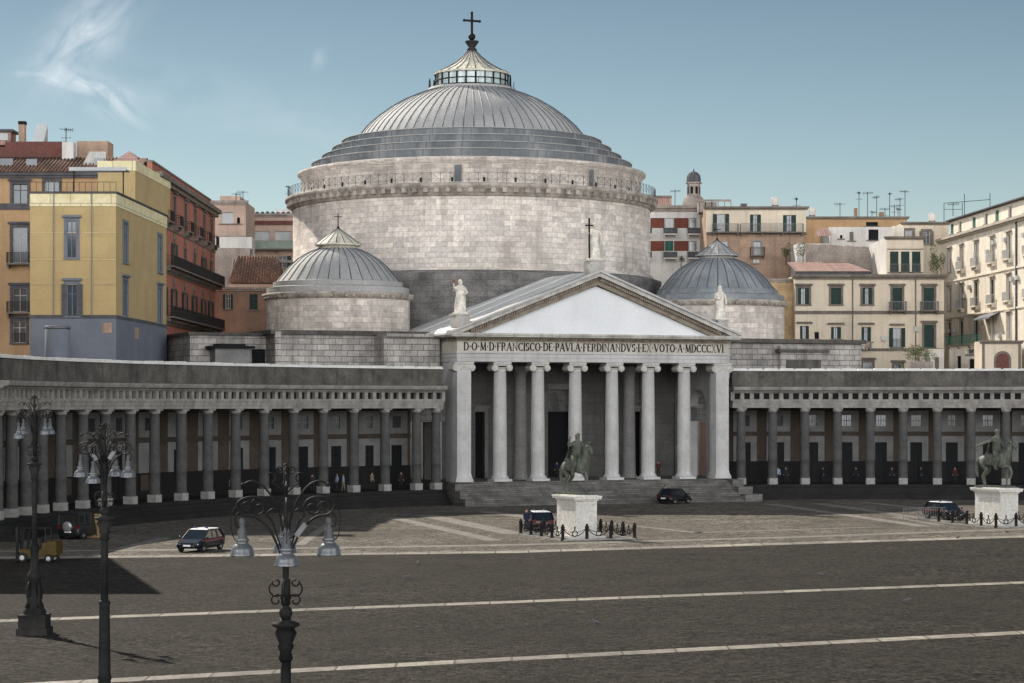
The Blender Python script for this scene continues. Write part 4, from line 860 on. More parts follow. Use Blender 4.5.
for px_ in (54, 92): lbox(t, fa, 'scaffold_tube', 'greyb', fa.sz(px_, 0)[0]-.03, fa.sz(px_, 0)[0]+.03, -.14, -.08, zg, zt+.9)
for z__ in (20.4, 22.6, 25.0): lbox(t, fa, 'scaffold_tube', 'tarpt', 0, fa.W, -.07, -.045, z__, z__+.035)
t2 = thing('sheet_metal_duct', 'curved grey sheet metal duct standing before the grey boarded base', 'duct', (*wp(57.5, 402, 190).xy, 0))
b = MB(); b.lathe([(1.08, 9), (1.08, 16.55), (1.0, 16.6)], 28, cap=True, uvr=1); b.build('duct_shell', 'greyb', t2); b = MB(); b.lathe([(1.1, 16.3), (1.14, 16.3), (1.14, 16.5), (1.1, 16.5)], 28); b.lathe([(1.1, 12.2), (1.14, 12.2), (1.14, 12.4), (1.1, 12.4)], 28); b.build('duct_band', 'bell', t2)
# red palazzo
t = thing('red_palazzo', 'tall red house with long dark iron balconies and oval window crests', 'house')
fc = Fac((512-34.9/216*F, 216), (512-34.9/258.5*F, 258.5)); wins = []
for px in (165, 174.5, 185.5, 195, 204, 211.3):
    wins += [('m', px, 1.7, 28.2, 31.2, 'shbl'), ('m', px-.5, 1.9, 23.9, 26.3, 'suc' if int(px) % 2 else 'suho'), ('m', px-1, 1.9, 18.8, 21.6, 'suo')]
for px in (168, 180): wins.append(('m', px, 3.0, 10, 16.4, 'd'))
facade(t, fc, 0, 32.5, 'red', wins, trim='browntrim', bands=[(27.5, 27.75, 'browntrim', .1), (23.0, 23.3, 'browntrim', .1), (17.8, 18.2, 'browntrim', .15)], cornice=('browntrim', .8, .7))
balcony(t, fc, 4, fc.W+.8, 23.7, 1.1); balcony(t, fc, 4, fc.W+.8, 18.6, 1.1); body(t, fc, 5, 0, 32.5, 'red')
lbox(t, fc, 'attic', 'red', .4, fc.W-.3, .5, 1.0, 32.5, 33.6); lbox(t, fc, 'attic_coping', 'browntrim', .3, fc.W-.2, .4, 1.1, 33.6, 33.8)
b = MB(); b.add([(0, 1.1, 33), (fc.W-3, 1.1, 33), (fc.W-12, 3.2, 35.0), (3, 3.2, 35.0), (0, 5.2, 33), (fc.W-3, 5.2, 33)], [(0, 1, 2, 3), (1, 5, 2), (5, 4, 3, 2), (4, 0, 3)]); b.build('hip_roof', 'tilep', t, (fc.p0.x, fc.p0.y, 0), fc.rz)
# brown house and hut left of the church
t = thing('brown_house', 'low brown plastered house with green shutters beside the left small dome', 'house')
fc = Fac((206, 262), (300, 262)); facade(t, fc, 0, 23.6, 'brown', [(225.5, 294, 230.5, 309, 'go'), (249.5, 294, 257.6, 309.5, 'c')], cornice=('oldwall', .4, .35)); body(t, fc, 8, 0, 23.6, 'brown')
t = thing('tile_roofed_hut', 'small gabled hut with old clay tile roof on a terrace', 'hut')
b = MB(); x0, x1 = (229-512)/F*268, (282-512)/F*268; zb, zr = 23.6, 27.8
b.box(x0, x1, 268, 274, 22, 24.4); b.build('hut_wall', 'pink', t)
b = MB(); b.ext([(0, 24.4), (0, 24.7), (3, 27.8), (6, 24.7), (6, 24.4)], 0, .25)
b.build('gable', 'pink', t, (x0, 268, 0), R(90)).location = (x0+.25, 268, 0)
b = MB(); b.add([(x0-.1, 267.6, 24.5), (x1+.2, 267.6, 24.5), (x1-.9, 271, 28.0), (x0+.7, 271, 28.0), (x1+.2, 274.4, 24.5), (x0-.1, 274.4, 24.5)], [(0, 1, 2, 3), (3, 2, 4, 5), (1, 4, 2)])
for i in range(19): x = x0+.1+i*.34; b.tube([(x, 267.6, 24.55), (min(max(x, x0+.7), x1-.9), 271, 28.05)], .09, 5)
b.build('tile_roof', 'tile', t)
t = thing('pink_tower_house', 'tall pinkish house with flat roof and one big blind between red house and drum', 'house')
fc = Fac((206, 290), (246, 290)); facade(t, fc, 0, CH+201*290/F, 'pink', [(221, 212, 233.5, 223.5, 'k'), (237, 217.5, 240, 223.5, 'd')], cornice=('oldwall', .5, .3), bands=[(31.6, 31.9, 'oldwall', .1)]); body(t, fc, 10, 0, 36.4, 'pink')
pbox(t, 'roof_room', 'pink', 220, 240, 196, 292, 5, z0=36); pbox(t, 'terrace_wall', 'whitep', 212, 252, 237, 286, 3.4, z0=0); pbox(t, 'terrace_wall', 'oldwall', 204, 250, 248, 283, 2.9, z0=0)
t = thing('apartment_block', 'pinkish apartment block with green balcony panels left of the drum', 'house')
fc = Fac((246.5, 300), (312, 300)); facade(t, fc, 0, CH+188*300/F, 'pink', [(254, 231, 270, 240.5, 'k'), (275, 231, 291, 240.5, 'k'), (278, 256, 287, 268, 'go'), (258, 256, 266, 268, 'c')], cornice=('oldwall', .4, .3), bands=[(34.2, 34.7, 'maroon', .3), (29.0, 29.3, 'oldwall', .2)])
a0, z_ = fc.sz(254, 249); balcony(t, fc, a0, fc.sz(300, 0)[0], z_, 1.1, solid='greenglass'); body(t, fc, 10, 0, 35.6, 'terra')
b = MB()
for i in range(11): b.sphere((fc.W*i/10*.8+.5, 2, 35.8+random.random()*.1), .3, 6, 5)
b.build('roof_pots', 'dgrey', t, (fc.p0.x, fc.p0.y, 0)); pbox(t, 'roof_room', 'whitep', 276, 291, 209.5, 304, 4, z0=35)

# houses right of the drum
t = thing('brick_panel_block', 'white apartment block with red brick panels and dark balconies behind the right small dome', 'house')
fc = Fac((640, 300), (706, 300)); W_ = [(665, 218, 673.5, 228, 'g'), (689, 218, 697, 228, 'g'), (665, 241, 673.5, 251, 'c'), (689, 241, 697, 251, 'g'), (642, 218, 650, 228, 'g'), (642, 241, 650, 251, 'g')]
facade(t, fc, 0, CH+(402-206)*300/F, 'whitep', W_, trim='frame', shut='shutg', cornice=('oldwall', .7, .5)); body(t, fc, 12, 0, 36.6, 'whitep')
for (p0, p1) in ((650.5, 664.5), (674, 688.5), (634, 641.5)):
    for (y0, y1) in ((218, 228), (241, 251)):
        a, z1 = fc.sz(p0, y0); c, z0 = fc.sz(p1, y1); lbox(t, fc, 'brick_panel', 'brickp', max(a, .02), c, -.04, .0, z0, z1)
for (p0, p1) in ((663, 677), (687, 701), (641, 651.5)):
    for y in (234, 258): a, z = fc.sz(p0, y); c, _ = fc.sz(p1, y); balcony(t, fc, max(a, .05), c, z, 1.0, solid='dgrey', slab='whitep', h=.75)
pbox(t, 'roof_room', 'tilep', 645, 671.5, 197.5, 305, 4, z0=36); pbox(t, 'roof_room_cap', 'browntrim', 645, 672, 195.5, 304.8, 4.4, py0=197.4)
t = thing('terrace_house', 'house with cream top floor and long railing above crumbling terracotta wall', 'house')
fc = Fac((706.5, 290), (806, 290)); zt = CH+(402-207)*290/F; zm = CH+(402-232)*290/F
facade(t, fc, zm, zt, 'cream', [(717, 214, 725, 231.5, 'goj'), (750, 214.5, 761, 231.5, 'h'), (783, 215, 796, 231.5, 'h')], shut='shut', cornice=('browntrim', .35, .4)); facade(t, fc, 0, zm-.05, 'terra', [(753.5, 241.5, 761, 255, 'gsb'), (722, 241, 728, 247, 'g'), (753, 259, 760, 263, 'g')], bands=[(zm-.3, zm-.05, 'browntrim', .3)], trim='oldwall')
body(t, fc, 12, 0, zt, 'terra'); a, _ = fc.sz(740, 0); balcony(t, fc, a, fc.W-.4, zm+.02, .9, 'greyrail'); a, _ = fc.sz(712, 0); c, _ = fc.sz(738, 0); balcony(t, fc, a, c, zm+.02, .9, 'greyrail')
pbox(t, 'chimney', 'dgrey', 741, 747, 203.5, 296, 1, z0=35); 
b = MB(); x0, x1 = (699-512)/F*296, (731-512)/F*296
for i in range(6): x = x0+(x1-x0)*i/5; b.box(x-.06, x+.06, 296, 296.1, 35.5, 37.0, 0)
b.box(x0, x1, 295.9, 296.2, 37.0, 37.25); b.box(x0, x0+2.4, 296, 299, 35.5, 36.9, 0); b.build('roof_pergola', 'oldwall', t)
t = thing('bell_tower', 'small weathered bell tower with ribbed cupola rising behind the roofs', 'bell tower'); tx = (693.7-512)/F*330; c = (tx, 330)
def pz(y, Z): return CH+(HOR-y)/F*Z
b = MB(); b.lathe([(1.75, 30), (1.7, pz(204, 330)), (1.5, pz(199, 330)), (1.02, pz(196, 330)), (1.0, pz(184, 330)), (1.25, pz(183.6, 330)), (1.25, pz(182.4, 330)), (.95, pz(182.2, 330))], 8, c, smooth=False, uvr=1); tw = b.build('tower_shaft', 'oldwall', t)
b = MB()
for i in range(8): a = 2*PI*(i+.5)/8; b.M = Matrix.Translation((c[0], c[1], 0)) @ Matrix.Rotation(a, 4, 'Z'); b.box(.9, .965, -.2, .2, pz(194, 330), pz(187, 330)); b.M = None
b.build('belfry_opening', 'black', tw); b = MB(); b.lathe([(.98, pz(182.2, 330)), (.98, pz(178, 330)), (.85, pz(175, 330)), (.5, pz(172.6, 330)), (.15, pz(171.5, 330)), (.12, pz(170.6, 330)), (.03, pz(168.5, 330))], 16, c); 
for i in range(8): a = 2*PI*i/8; b.tube([(c[0]+r*math.cos(a), c[1]+r*math.sin(a), z) for r, z in ((1.0, pz(182.2, 330)), (1.0, pz(178, 330)), (.87, pz(175, 330)), (.5, pz(172.5, 330)))], .06, 4)
b.build('cupola', 'dgrey', t)
t = thing('ochre_sliver_house', 'narrow ochre plastered house wall squeezed left of the long cream house', 'house')
fc = Fac((764, 264), (795, 264)); M['sandy'] = mat('sandy ochre plaster', (.52, .38, .22), .9, base2=(.36, .25, .14), bigs=1.2, fine=.2)
facade(t, fc, 0, CH+(402-279)*264/F, 'sandy', [(768, 290, 774, 302, 'c')], cornice=('oldwall', .4, .2)); body(t, fc, 8, 0, 24.7, 'ochreA'); pbox(t, 'side_wall', 'whitep', 760, 783, 303, 261, 2.6, z0=0)
t = thing('long_cream_house', 'long cream house with dark green shutters above the right colonnade', 'house')
fc = Fac((795, 262), (944, 262)); zt = CH+(402-275)*262/F
W_ = [(798, 288, 809, 304.5, 'slh'), (831, 288, 841, 304.5, 'slc'), (862.5, 288, 872, 304.5, 'slh'), (892.5, 288, 902, 310, 'slcb'), (923.7, 288, 934, 310, 'slcb'),
      (800, 326, 809, 339, 'lh'), (831, 327, 841, 339, 'lh'), (861.5, 327, 871, 341.5, 'lh'), (893, 328, 901, 347, 'lgor'), (924, 325, 934, 348, 'slc'), (863, 362, 872.5, 370, 'slg'), (894, 364.5, 902, 371, 'slg'), (814.5, 332, 819, 339, 'd')]
facade(t, fc, 0, zt, 'cream', W_, rail='greyrail', bands=[(CH+(402-314)*262/F, CH+(402-310.8)*262/F, 'browntrim', .12), (CH+(402-351)*262/F, CH+(402-348.3)*262/F, 'browntrim', .12)], cornice=('browntrim', .5, .5)); body(t, fc, 12, 0, zt, 'cream')
for px in (852.5, 915.5): a, _ = fc.sz(px, 0); b = MB(); b.tube([(a, -.1, 0), (a, -.1, zt-.5)], .07, 6); b.build('drainpipe', 'browntrim', t, (fc.p0.x, fc.p0.y, 0), fc.rz)
b = MB(); x0, x1 = (796-512)/F*262, (868-512)/F*262; b.add([(x0, 262.8, zt+.5), (x1+.5, 262.8, zt+.5), (x1-1.2, 271, zt+2.1), (x0, 271, zt+2.1)], [(0, 1, 2, 3)]); b.add([(x0, 262.8, zt+.5), (x1+.5, 262.8, zt+.5), (x1+.5, 263, zt), (x0, 263, zt)], [(0, 1, 2, 3)], 1); b.build('tile_roof', ['tilep', 'dgrey'], t)
def cloths(root, fc, px0, px1, z, cols):
    a, _ = fc.sz(px0, 0); c, _ = fc.sz(px1, 0); n = len(cols); b = MB(); b.bar((a, -.75, z), (c, -.75, z), .02, .02); b.build('washing_line', 'frame', root, (fc.p0.x, fc.p0.y, 0), fc.rz)
    for i, m_ in enumerate(cols): x = a+(c-a)*(i+.15)/n; w = (c-a)/n*.7; b = MB(); b.add([(x, -.75, z), (x+w, -.75, z), (x+w, -.70, z-.8), (x, -.78, z-.75-.2*(i % 2))], [(0, 1, 2, 3)]); b.build('laundry', m_, root, (fc.p0.x, fc.p0.y, 0), fc.rz)
lbox(t, fc, 'air_conditioner', 'frame', *[fc.sz(x, 0)[0] for x in (881, 885.5)], -.35, 0, 17.3, 17.9); lbox(t, fc, 'air_conditioner', 'frame', *[fc.sz(x, 0)[0] for x in (914, 919)], -.35, 0, 18.4, 19.0)
cloths(t, fc, 861, 871, 17.0, ['frame', 'terra', 'greyb'])
t = thing('roof_penthouse', 'white penthouse with tall green blinds standing on the long cream house', 'penthouse')
fc = Fac((887, 262.6), (923.4, 262.6)); z0 = zt+.1; z1 = CH+(402-237)*262.6/F
facade(t, fc, z0, z1, 'cream', [(890, 251.5, 898.5, 272, 'cr'), (901, 251.5, 909.5, 272, 'cr'), (912, 251.5, 920.5, 272, 'cr')], rail='greyrail', cornice=('browntrim', .3, .35), bands=[(z1-1.5, z1-1.4, 'browntrim', .06)]); body(t, fc, 13, z0, z1, 'whitep', x0=0)
t = thing('white_terrace_house', 'plain whitewashed roof house with a terracotta awning at its left', 'house')
fc = Fac((830, 284), (893, 284)); z1 = CH+(402-227)*284/F; facade(t, fc, 0, z1, 'whitep', [(840, 235, 842.5, 238.5, 'd'), (849.5, 232, 853.6, 240.5, 'gc'), (868.5, 229.5, 878.5, 240, 'd')], shut='browntrim'); body(t, fc, 9, 0, z1, 'whitep')
b = MB(); x0, x1 = (812-512)/F*283, (829.5-512)/F*283; b.add([(x0, 281, CH+(402-236)/F*281), (x1, 281, CH+(402-236)/F*281), (x1, 284, CH+(402-228)/F*284), (x0+1, 284, CH+(402-228)/F*284)], [(0, 1, 2, 3)])
for x in (x0+.1, x1-.1): b.bar((x, 281.1, 25), (x, 281.1, 31.1), .08, .08)
b.build('awning', 'tilep', t); pbox(t, 'terrace_wall', 'whitep', 797, 830, 243.5, 280, 6, z0=0)
t = thing('old_terrace_wall', 'crumbling grey terrace wall with a ragged top above the pink tiles', 'wall')
b = MB(); n = 16; x0, x1 = (806-512)/F*273, (873-512)/F*273
poly = [(x0, 24), (x1, 24)]+[(x1+(x0-x1)*i/n, CH+(402-(262-19*(min(1, (i/n)*1.15))**.45 if i < 1 else 247-3*(i/n)))/F*273+random.uniform(-.08, .08)) for i in range(n+1)]
b.ext(poly, 273, 273.6); b.build('masonry', 'oldwall', t)
t = thing('long_ochre_house', 'long dark ochre roof storey crowded with television antennas', 'house')
fc = Fac((806, 305), (907, 305)); z1 = CH+(402-217)*305/F; facade(t, fc, 0, z1, 'ochreA', [(866, 222, 878, 226, 'd')], cornice=('browntrim', .3, .3)); body(t, fc, 10, 0, z1, 'ochreA')
pbox(t, 'chimney', 'brown', 854.5, 857.5, 208, 306, .8, z0=35); pbox(t, 'chimney', 'brown', 879.5, 884, 212, 306, .8, z0=35)
t = thing('cream_roof_house', 'cream house with flat roof behind the leafy terrace', 'house')
fc = Fac((903, 292), (948, 292)); z1 = CH+(402-222.5)*292/F; facade(t, fc, 0, z1, 'cream', [(905, 230, 913, 236, 'sg'), (923, 231, 930, 244, 'sgo')], shut='browntrim', cornice=('browntrim', .3, .4)); body(t, fc, 10, 0, z1, 'cream')
pbox(t, 'side_wing', 'pale', 893.5, 904, 226, 289, 5, z0=0)
# sunlit house on the right
t = thing('sunlit_palazzo', 'large pale sunlit house with small stone balconies at the right edge', 'house')
fc = Fac((940, 292), (1072, 236)); wins = []; zq = lambda z: CH+(z-CH)*1.1
for i, px in enumerate((949.7, 961.7, 976.4, 992.5, 1008.9, 1029, 1052)):
    k = 'sl'
    wins += [('m', px, 1.5, zq(25.4), zq(28.0), k+('g' if i != 3 else 'g')+('b' if i > 0 else '')), ('m', px, 1.5, zq(20.9), zq(23.5), k+('h' if i in (2, 3) else 'g')+('b' if i > 0 else '')), ('m', px, 1.5, zq(16.7), zq(19.4), 'sl'+('h' if i < 3 else 'k'))]
    wins.append(('m', px, 1.4, 11.5, 14, 'sg'))
facade(t, fc, 0, 31.5, 'pale', wins, trim='tantrim', rail='frame', bands=[(25.6, 25.8, 'pale', .15), (20.9, 21.1, 'pale', .15)], cornice=('tantrim', .5, .6)); body(t, fc, 14, 0, 31.5, 'pale')
fd = Fac((943, 289), (1060, 240)); fd.p0 += Vector((.9, 0)); fd.p1 += Vector((.9, 0))
facade(t, fd, 31.5, 33.8, 'pale', [('m', px+2, 1.5, 32.0, 33.3, 'g' if i % 2 else 'gc') for i, px in enumerate((950, 958, 972, 984, 995, 1008, 1024, 1040))], shut='shutg', cornice=('dgrey', .2, .5)); body(t, fd, 8, 31.5, 33.8, 'pale')
a, _ = fc.sz(1017, 0); b = MB(); b.tube([(a, -.12, 0), (a, -.12, 31)], .11, 6); b.build('drainpipe', 'dgrey', t, (fc.p0.x, fc.p0.y, 0), fc.rz)
a, _ = fc.sz(984, 0); c, _ = fc.sz(1000, 0); b = MB(); b.add([(a, -1.3, 20.2), (c, -1.3, 20.2), (c, 0, 20.8), (a, 0, 20.8), (a, -1.3, 20.0), (c, -1.3, 20.0)], [(0, 1, 2, 3), (0, 1, 5, 4)]); b.build('awning', 'greyb', t, (fc.p0.x, fc.p0.y, 0), fc.rz)
for i in range(20):
    s_ = 1.6+i*(fc.W-4)/20+random.uniform(0, .8); z = random.choice([17.7, 19, 23.2, 24.2, 28.1, 29])
    lbox(t, fc, 'air_conditioner', 'frame', s_, s_+.75, -.35, 0, z, z+.5)
b = MB(); x0, x1 = (944-512)/F*290, (990-512)/F*276
for p in ((x0, 290), (x0+2.2, 289), (x1-3, 277), (x1, 276)): b.bar((p[0], p[1], 33.5), (p[0], p[1], 36.2), .07, .07)
b.bar((x0, 290, 36.2), (x1, 276, 35.4), .07, .07); b.bar((x0, 290, 35.4), (x0+2.2, 289, 35.3), .05, .05); b.build('roof_frame', 'iron', t)
t = thing('arched_annexe', 'low beige annexe with a dark arched window at the right edge', 'annexe')
fc = Fac((982, 242), (1021, 242)); z1 = CH+(402-341)*242/F; b = MB()
facade(t, fc, 0, z1, 'cream', [], cornice=('browntrim', .3, .3)); body(t, fc, 4, 0, z1, 'cream', y0=.3)
for (rr, dy, m_, nm) in ((.95, -.05, 'browntrim', 'arch_surround'), (.68, -.09, 'maroon', 'arched_window')):
    b = MB(); a, z = fc.sz(1002.5, 359.5); poly = [(a-rr, 12)]+[(a+rr, 12)]+[(a+rr*math.cos(PI*i/12), z+rr*math.sin(PI*i/12)) for i in range(13)]; b.ext(poly, dy, 0); b.build(nm, m_, t, (fc.p0.x, fc.p0.y, 0), fc.rz)
lbox(t, fc, 'trim_strip', 'browntrim', 0, .3, -.04, 0, 8, z1-.3); lbox(t, fc, 'trim_strip', 'browntrim', fc.W-.3, fc.W, -.04, 0, 8, z1-.3)
t = thing('terrace_annexe', 'pale low annexe with a green railed terrace beneath the sunlit house', 'annexe')
fc = Fac((949, 258), (982, 250)); facade(t, fc, 0, 16.6, 'pale', [(956, 356, 961, 370, 'd'), (967, 349, 978, 354, 'g'), (968, 359, 976, 370, 'd')], cornice=('pale', .3, .3)); body(t, fc, 5, 0, 16.6, 'pale'); balcony(t, fc, 0, fc.W, 16.7, .5, 'shutg')
t = thing('white_roof_hut', 'small white sunlit hut left of the terrace annexe', 'hut'); pbox(t, 'hut_wall', 'whitep', 931.5, 944, 350, 250, 4, z0=0); pbox(t, 'hut_cap', 'pale', 931, 944.5, 349, 249.9, 4.2, py0=350)
pbox(t, 'hut_door', 'browntrim', 935, 939, 357, 249.95, .05, z0=10)
t = thing('garden_wall', 'low grey garden wall beneath the bushes', 'wall'); pbox(t, 'masonry', 'oldwall', 910, 933, 361.5, 246, 1.2, z0=0)
# palace beyond the left edge whose roof throws the shadow across the square
t = thing('corner_palace', 'tall dark palace standing just outside the left edge', 'house')
q_ = [(-75, 143), (-38.3, 143), (-46, 170), (-75, 170)]; b = MB(); b.prism(q_, 0, 26.5); b.build('wall', 'ochreA', t); b = MB(); b.prism([(x_*1.004+.3, y_) for x_, y_ in q_], 26.5, 27.2); b.build('cornice', 'browntrim', t)
for i in range(6):
    for z in (6, 12, 18):
        b = MB(); b.box(-73+i*5.6, -71.2+i*5.6, 142.95, 142.99, z, z+3); w_ = b.build('window', 'glass', t)
        b = MB()
        for (x0_, x1_, za, zb_) in ((-73.3, -73.0, z-.1, z+3.3), (-71.2, -70.9, z-.1, z+3.3), (-73.0, -71.2, z+3.0, z+3.3), (-72.13, -72.07, z, z+3.0), (-73.4, -70.8, z-.3, z-.1)): b.box(x0_+i*5.6, x1_+i*5.6, 142.85, 142.98, za, zb_)
        b.build('surround', 'browntrim', w_)

# ------------------------------------------------------------------ television antennas
def antenna(px, py_top, py_bot, Z, label, kind):
    X = (px-512)/F*Z; zt_, zb_ = pz(py_top, Z), pz(py_bot, Z); b = MB(); b.tube([(0, 0, zb_), (0, 0, zt_)], .045, 5)
    dx = math.cos(kind*1.3); dy = math.sin(kind*1.3); L_ = .75
    zz = zt_-.15; b.bar((-dx*L_, -dy*L_, zz), (dx*L_, dy*L_, zz), .05, .05)
    for q in range(5+kind % 3): f_ = -L_+1.5*L_*q/5; w_ = .35-.04*q; b.bar((dx*f_-dy*w_, dy*f_+dx*w_, zz), (dx*f_+dy*w_, dy*f_-dx*w_, zz), .03, .03); b.bar((dx*f_, dy*f_, zz-.2), (dx*f_, dy*f_, zz+.2), .03, .03)
    if kind % 2: b.bar((-.5, 0, zt_-1.0), (.55, 0, zt_-1.0), .04, .04)
    o = b.build('tv_antenna', 'ironrail', None, (X, Z, 0)); o['label'] = label; o['category'] = 'antenna'; o['group'] = 'television antennas on the roofs'
AN = [(859, 192, 217, 306), (867.5, 192, 217, 307), (876.7, 196, 217, 305.5), (889.6, 193, 217, 306), (894.3, 205, 217, 307), (900, 198, 217, 306), (905, 190.5, 217, 305.8), (872, 211, 217, 306.5), (840, 203, 217, 306), (898, 208, 217, 306), (885, 208, 217, 307)]
ordn = ['first', 'second', 'third', 'fourth', 'fifth', 'sixth', 'seventh', 'eighth', 'ninth', 'tenth', 'eleventh']
for i, a in enumerate(sorted(AN)): antenna(*a, 'thin antenna, %s from the left on the long ochre roof' % ordn[i], i)
antenna(796.5, 198, 208, 292, 'antenna at the right end of the house with the long railing', 1); antenna(675, 190, 206, 306, 'antenna on the white block with red brick panels', 2); antenna(66, 128, 142, 222, 'antenna on the ochre house roof beside the chimney', 3)
antenna(288.5, 186, 214, 305, 'antenna just left of the drum railing', 1); antenna(243, 191, 202, 293, 'antenna at the right end of the pink tower house', 0); antenna(236, 193, 202, 292, 'antenna on the roof room of the pink tower house', 3); antenna(953, 203, 216, 286, 'antenna on the sunlit house roof', 2)

def parasol(px, py, Z, m_, label):
    c = wp(px, py, Z); t = thing('parasol', label, 'parasol', (c.x, c.y, c.z)); b = MB(); b.lathe([(1.1, 1.9), (.6, 2.15), (.03, 2.4)], 8, smooth=False); b.build('canopy', m_, t); MB().tube([(0, 0, 0), (0, 0, 2.4)], .03, 6).build('pole', 'iron', t)
parasol(735, 231, 289.4, 'curtain', 'pale closed parasol by the long railing of the cream top floor') if 0 else None
def tank(px, py, Z, label):
    c = wp(px, py, Z); t = thing('water_tank', label, 'water tank', (c.x, c.y, c.z), 0, 'water tanks on the roofs'); MB().lathe([(.05, 1.25), (.45, 1.2), (.5, 1.1), (.5, .2), (.45, .12)], 14).build('tank_shell', 'whitep', t)
    b = MB(); [b.box(x_-.04, x_+.04, -.04, .04, 0, .2) for x_ in (-.35, .35)]; b.box(-.4, .4, -.4, .4, .1, .14); b.build('stand', 'iron', t)
tank(775, 206.5, 296, 'small water tank on the roof of the house with the long railing'); tank(812, 216.5, 309, 'small water tank at the left end of the long ochre roof'); tank(932, 222, 296, 'small water tank on the cream roof house')
# ------------------------------------------------------------------ bushes
def bush(px, py, Z, rx, rz_, label, n=500, name='bush'):
    c = wp(px, py, Z); t = thing(name, label, 'bush', (c.x, c.y, c.z-rz_)); b = MB()
    lob = [(random.uniform(-.6, .6)*rx, random.uniform(-.5, .5)*rx, rz_*random.uniform(.5, 1.5), random.uniform(.35, .6)) for _ in range(7)]
    for i in range(n):
        l = random.choice(lob); d = Vector((random.gauss(0, 1), random.gauss(0, 1), random.gauss(0, 1))).normalized()*random.uniform(.6, 1)*l[3]
        p = Vector((l[0]+d.x*rx, l[1]+d.y*rx, l[2]+d.z*rz_)); s_ = random.uniform(.06, .13); u = Vector((random.gauss(0, 1), random.gauss(0, 1), random.gauss(0, 1))).normalized(); w = u.orthogonal().normalized()
        b.add([p-u*s_, p+w*s_*.5, p+u*s_, p-w*s_*.5], [(0, 1, 2, 3)])
    b.build('crown', 'leaf', t); b = MB(); b.tube([(0, 0, -.6), (0.05, 0, rz_)], [.07, .04], 6)
    for l in lob[:5]: b.tube([(0, 0, rz_*.3), l[:3]], [.04, .015], 5)
    b.build('trunk', 'browntrim', t)
bush(937, 258, 262, 1.1, 2.0, 'green leafy bush beside the green blinds of the penthouse', 900); bush(919, 354, 247, 1.9, 1.3, 'dark bush on the grey garden wall', 900)
bush(803, 250, 276, 1.0, 1.2, 'straggly plants on the terrace left of the grey wall', 350); bush(786, 250, 287, .9, 1.4, 'potted plants before the crumbling terracotta wall', 350); bush(681, 259, 296, .5, .5, 'small plant below the brick panel block', 150); bush(198, 329, 246, .7, .5, 'weeds at the foot of the red house', 200)

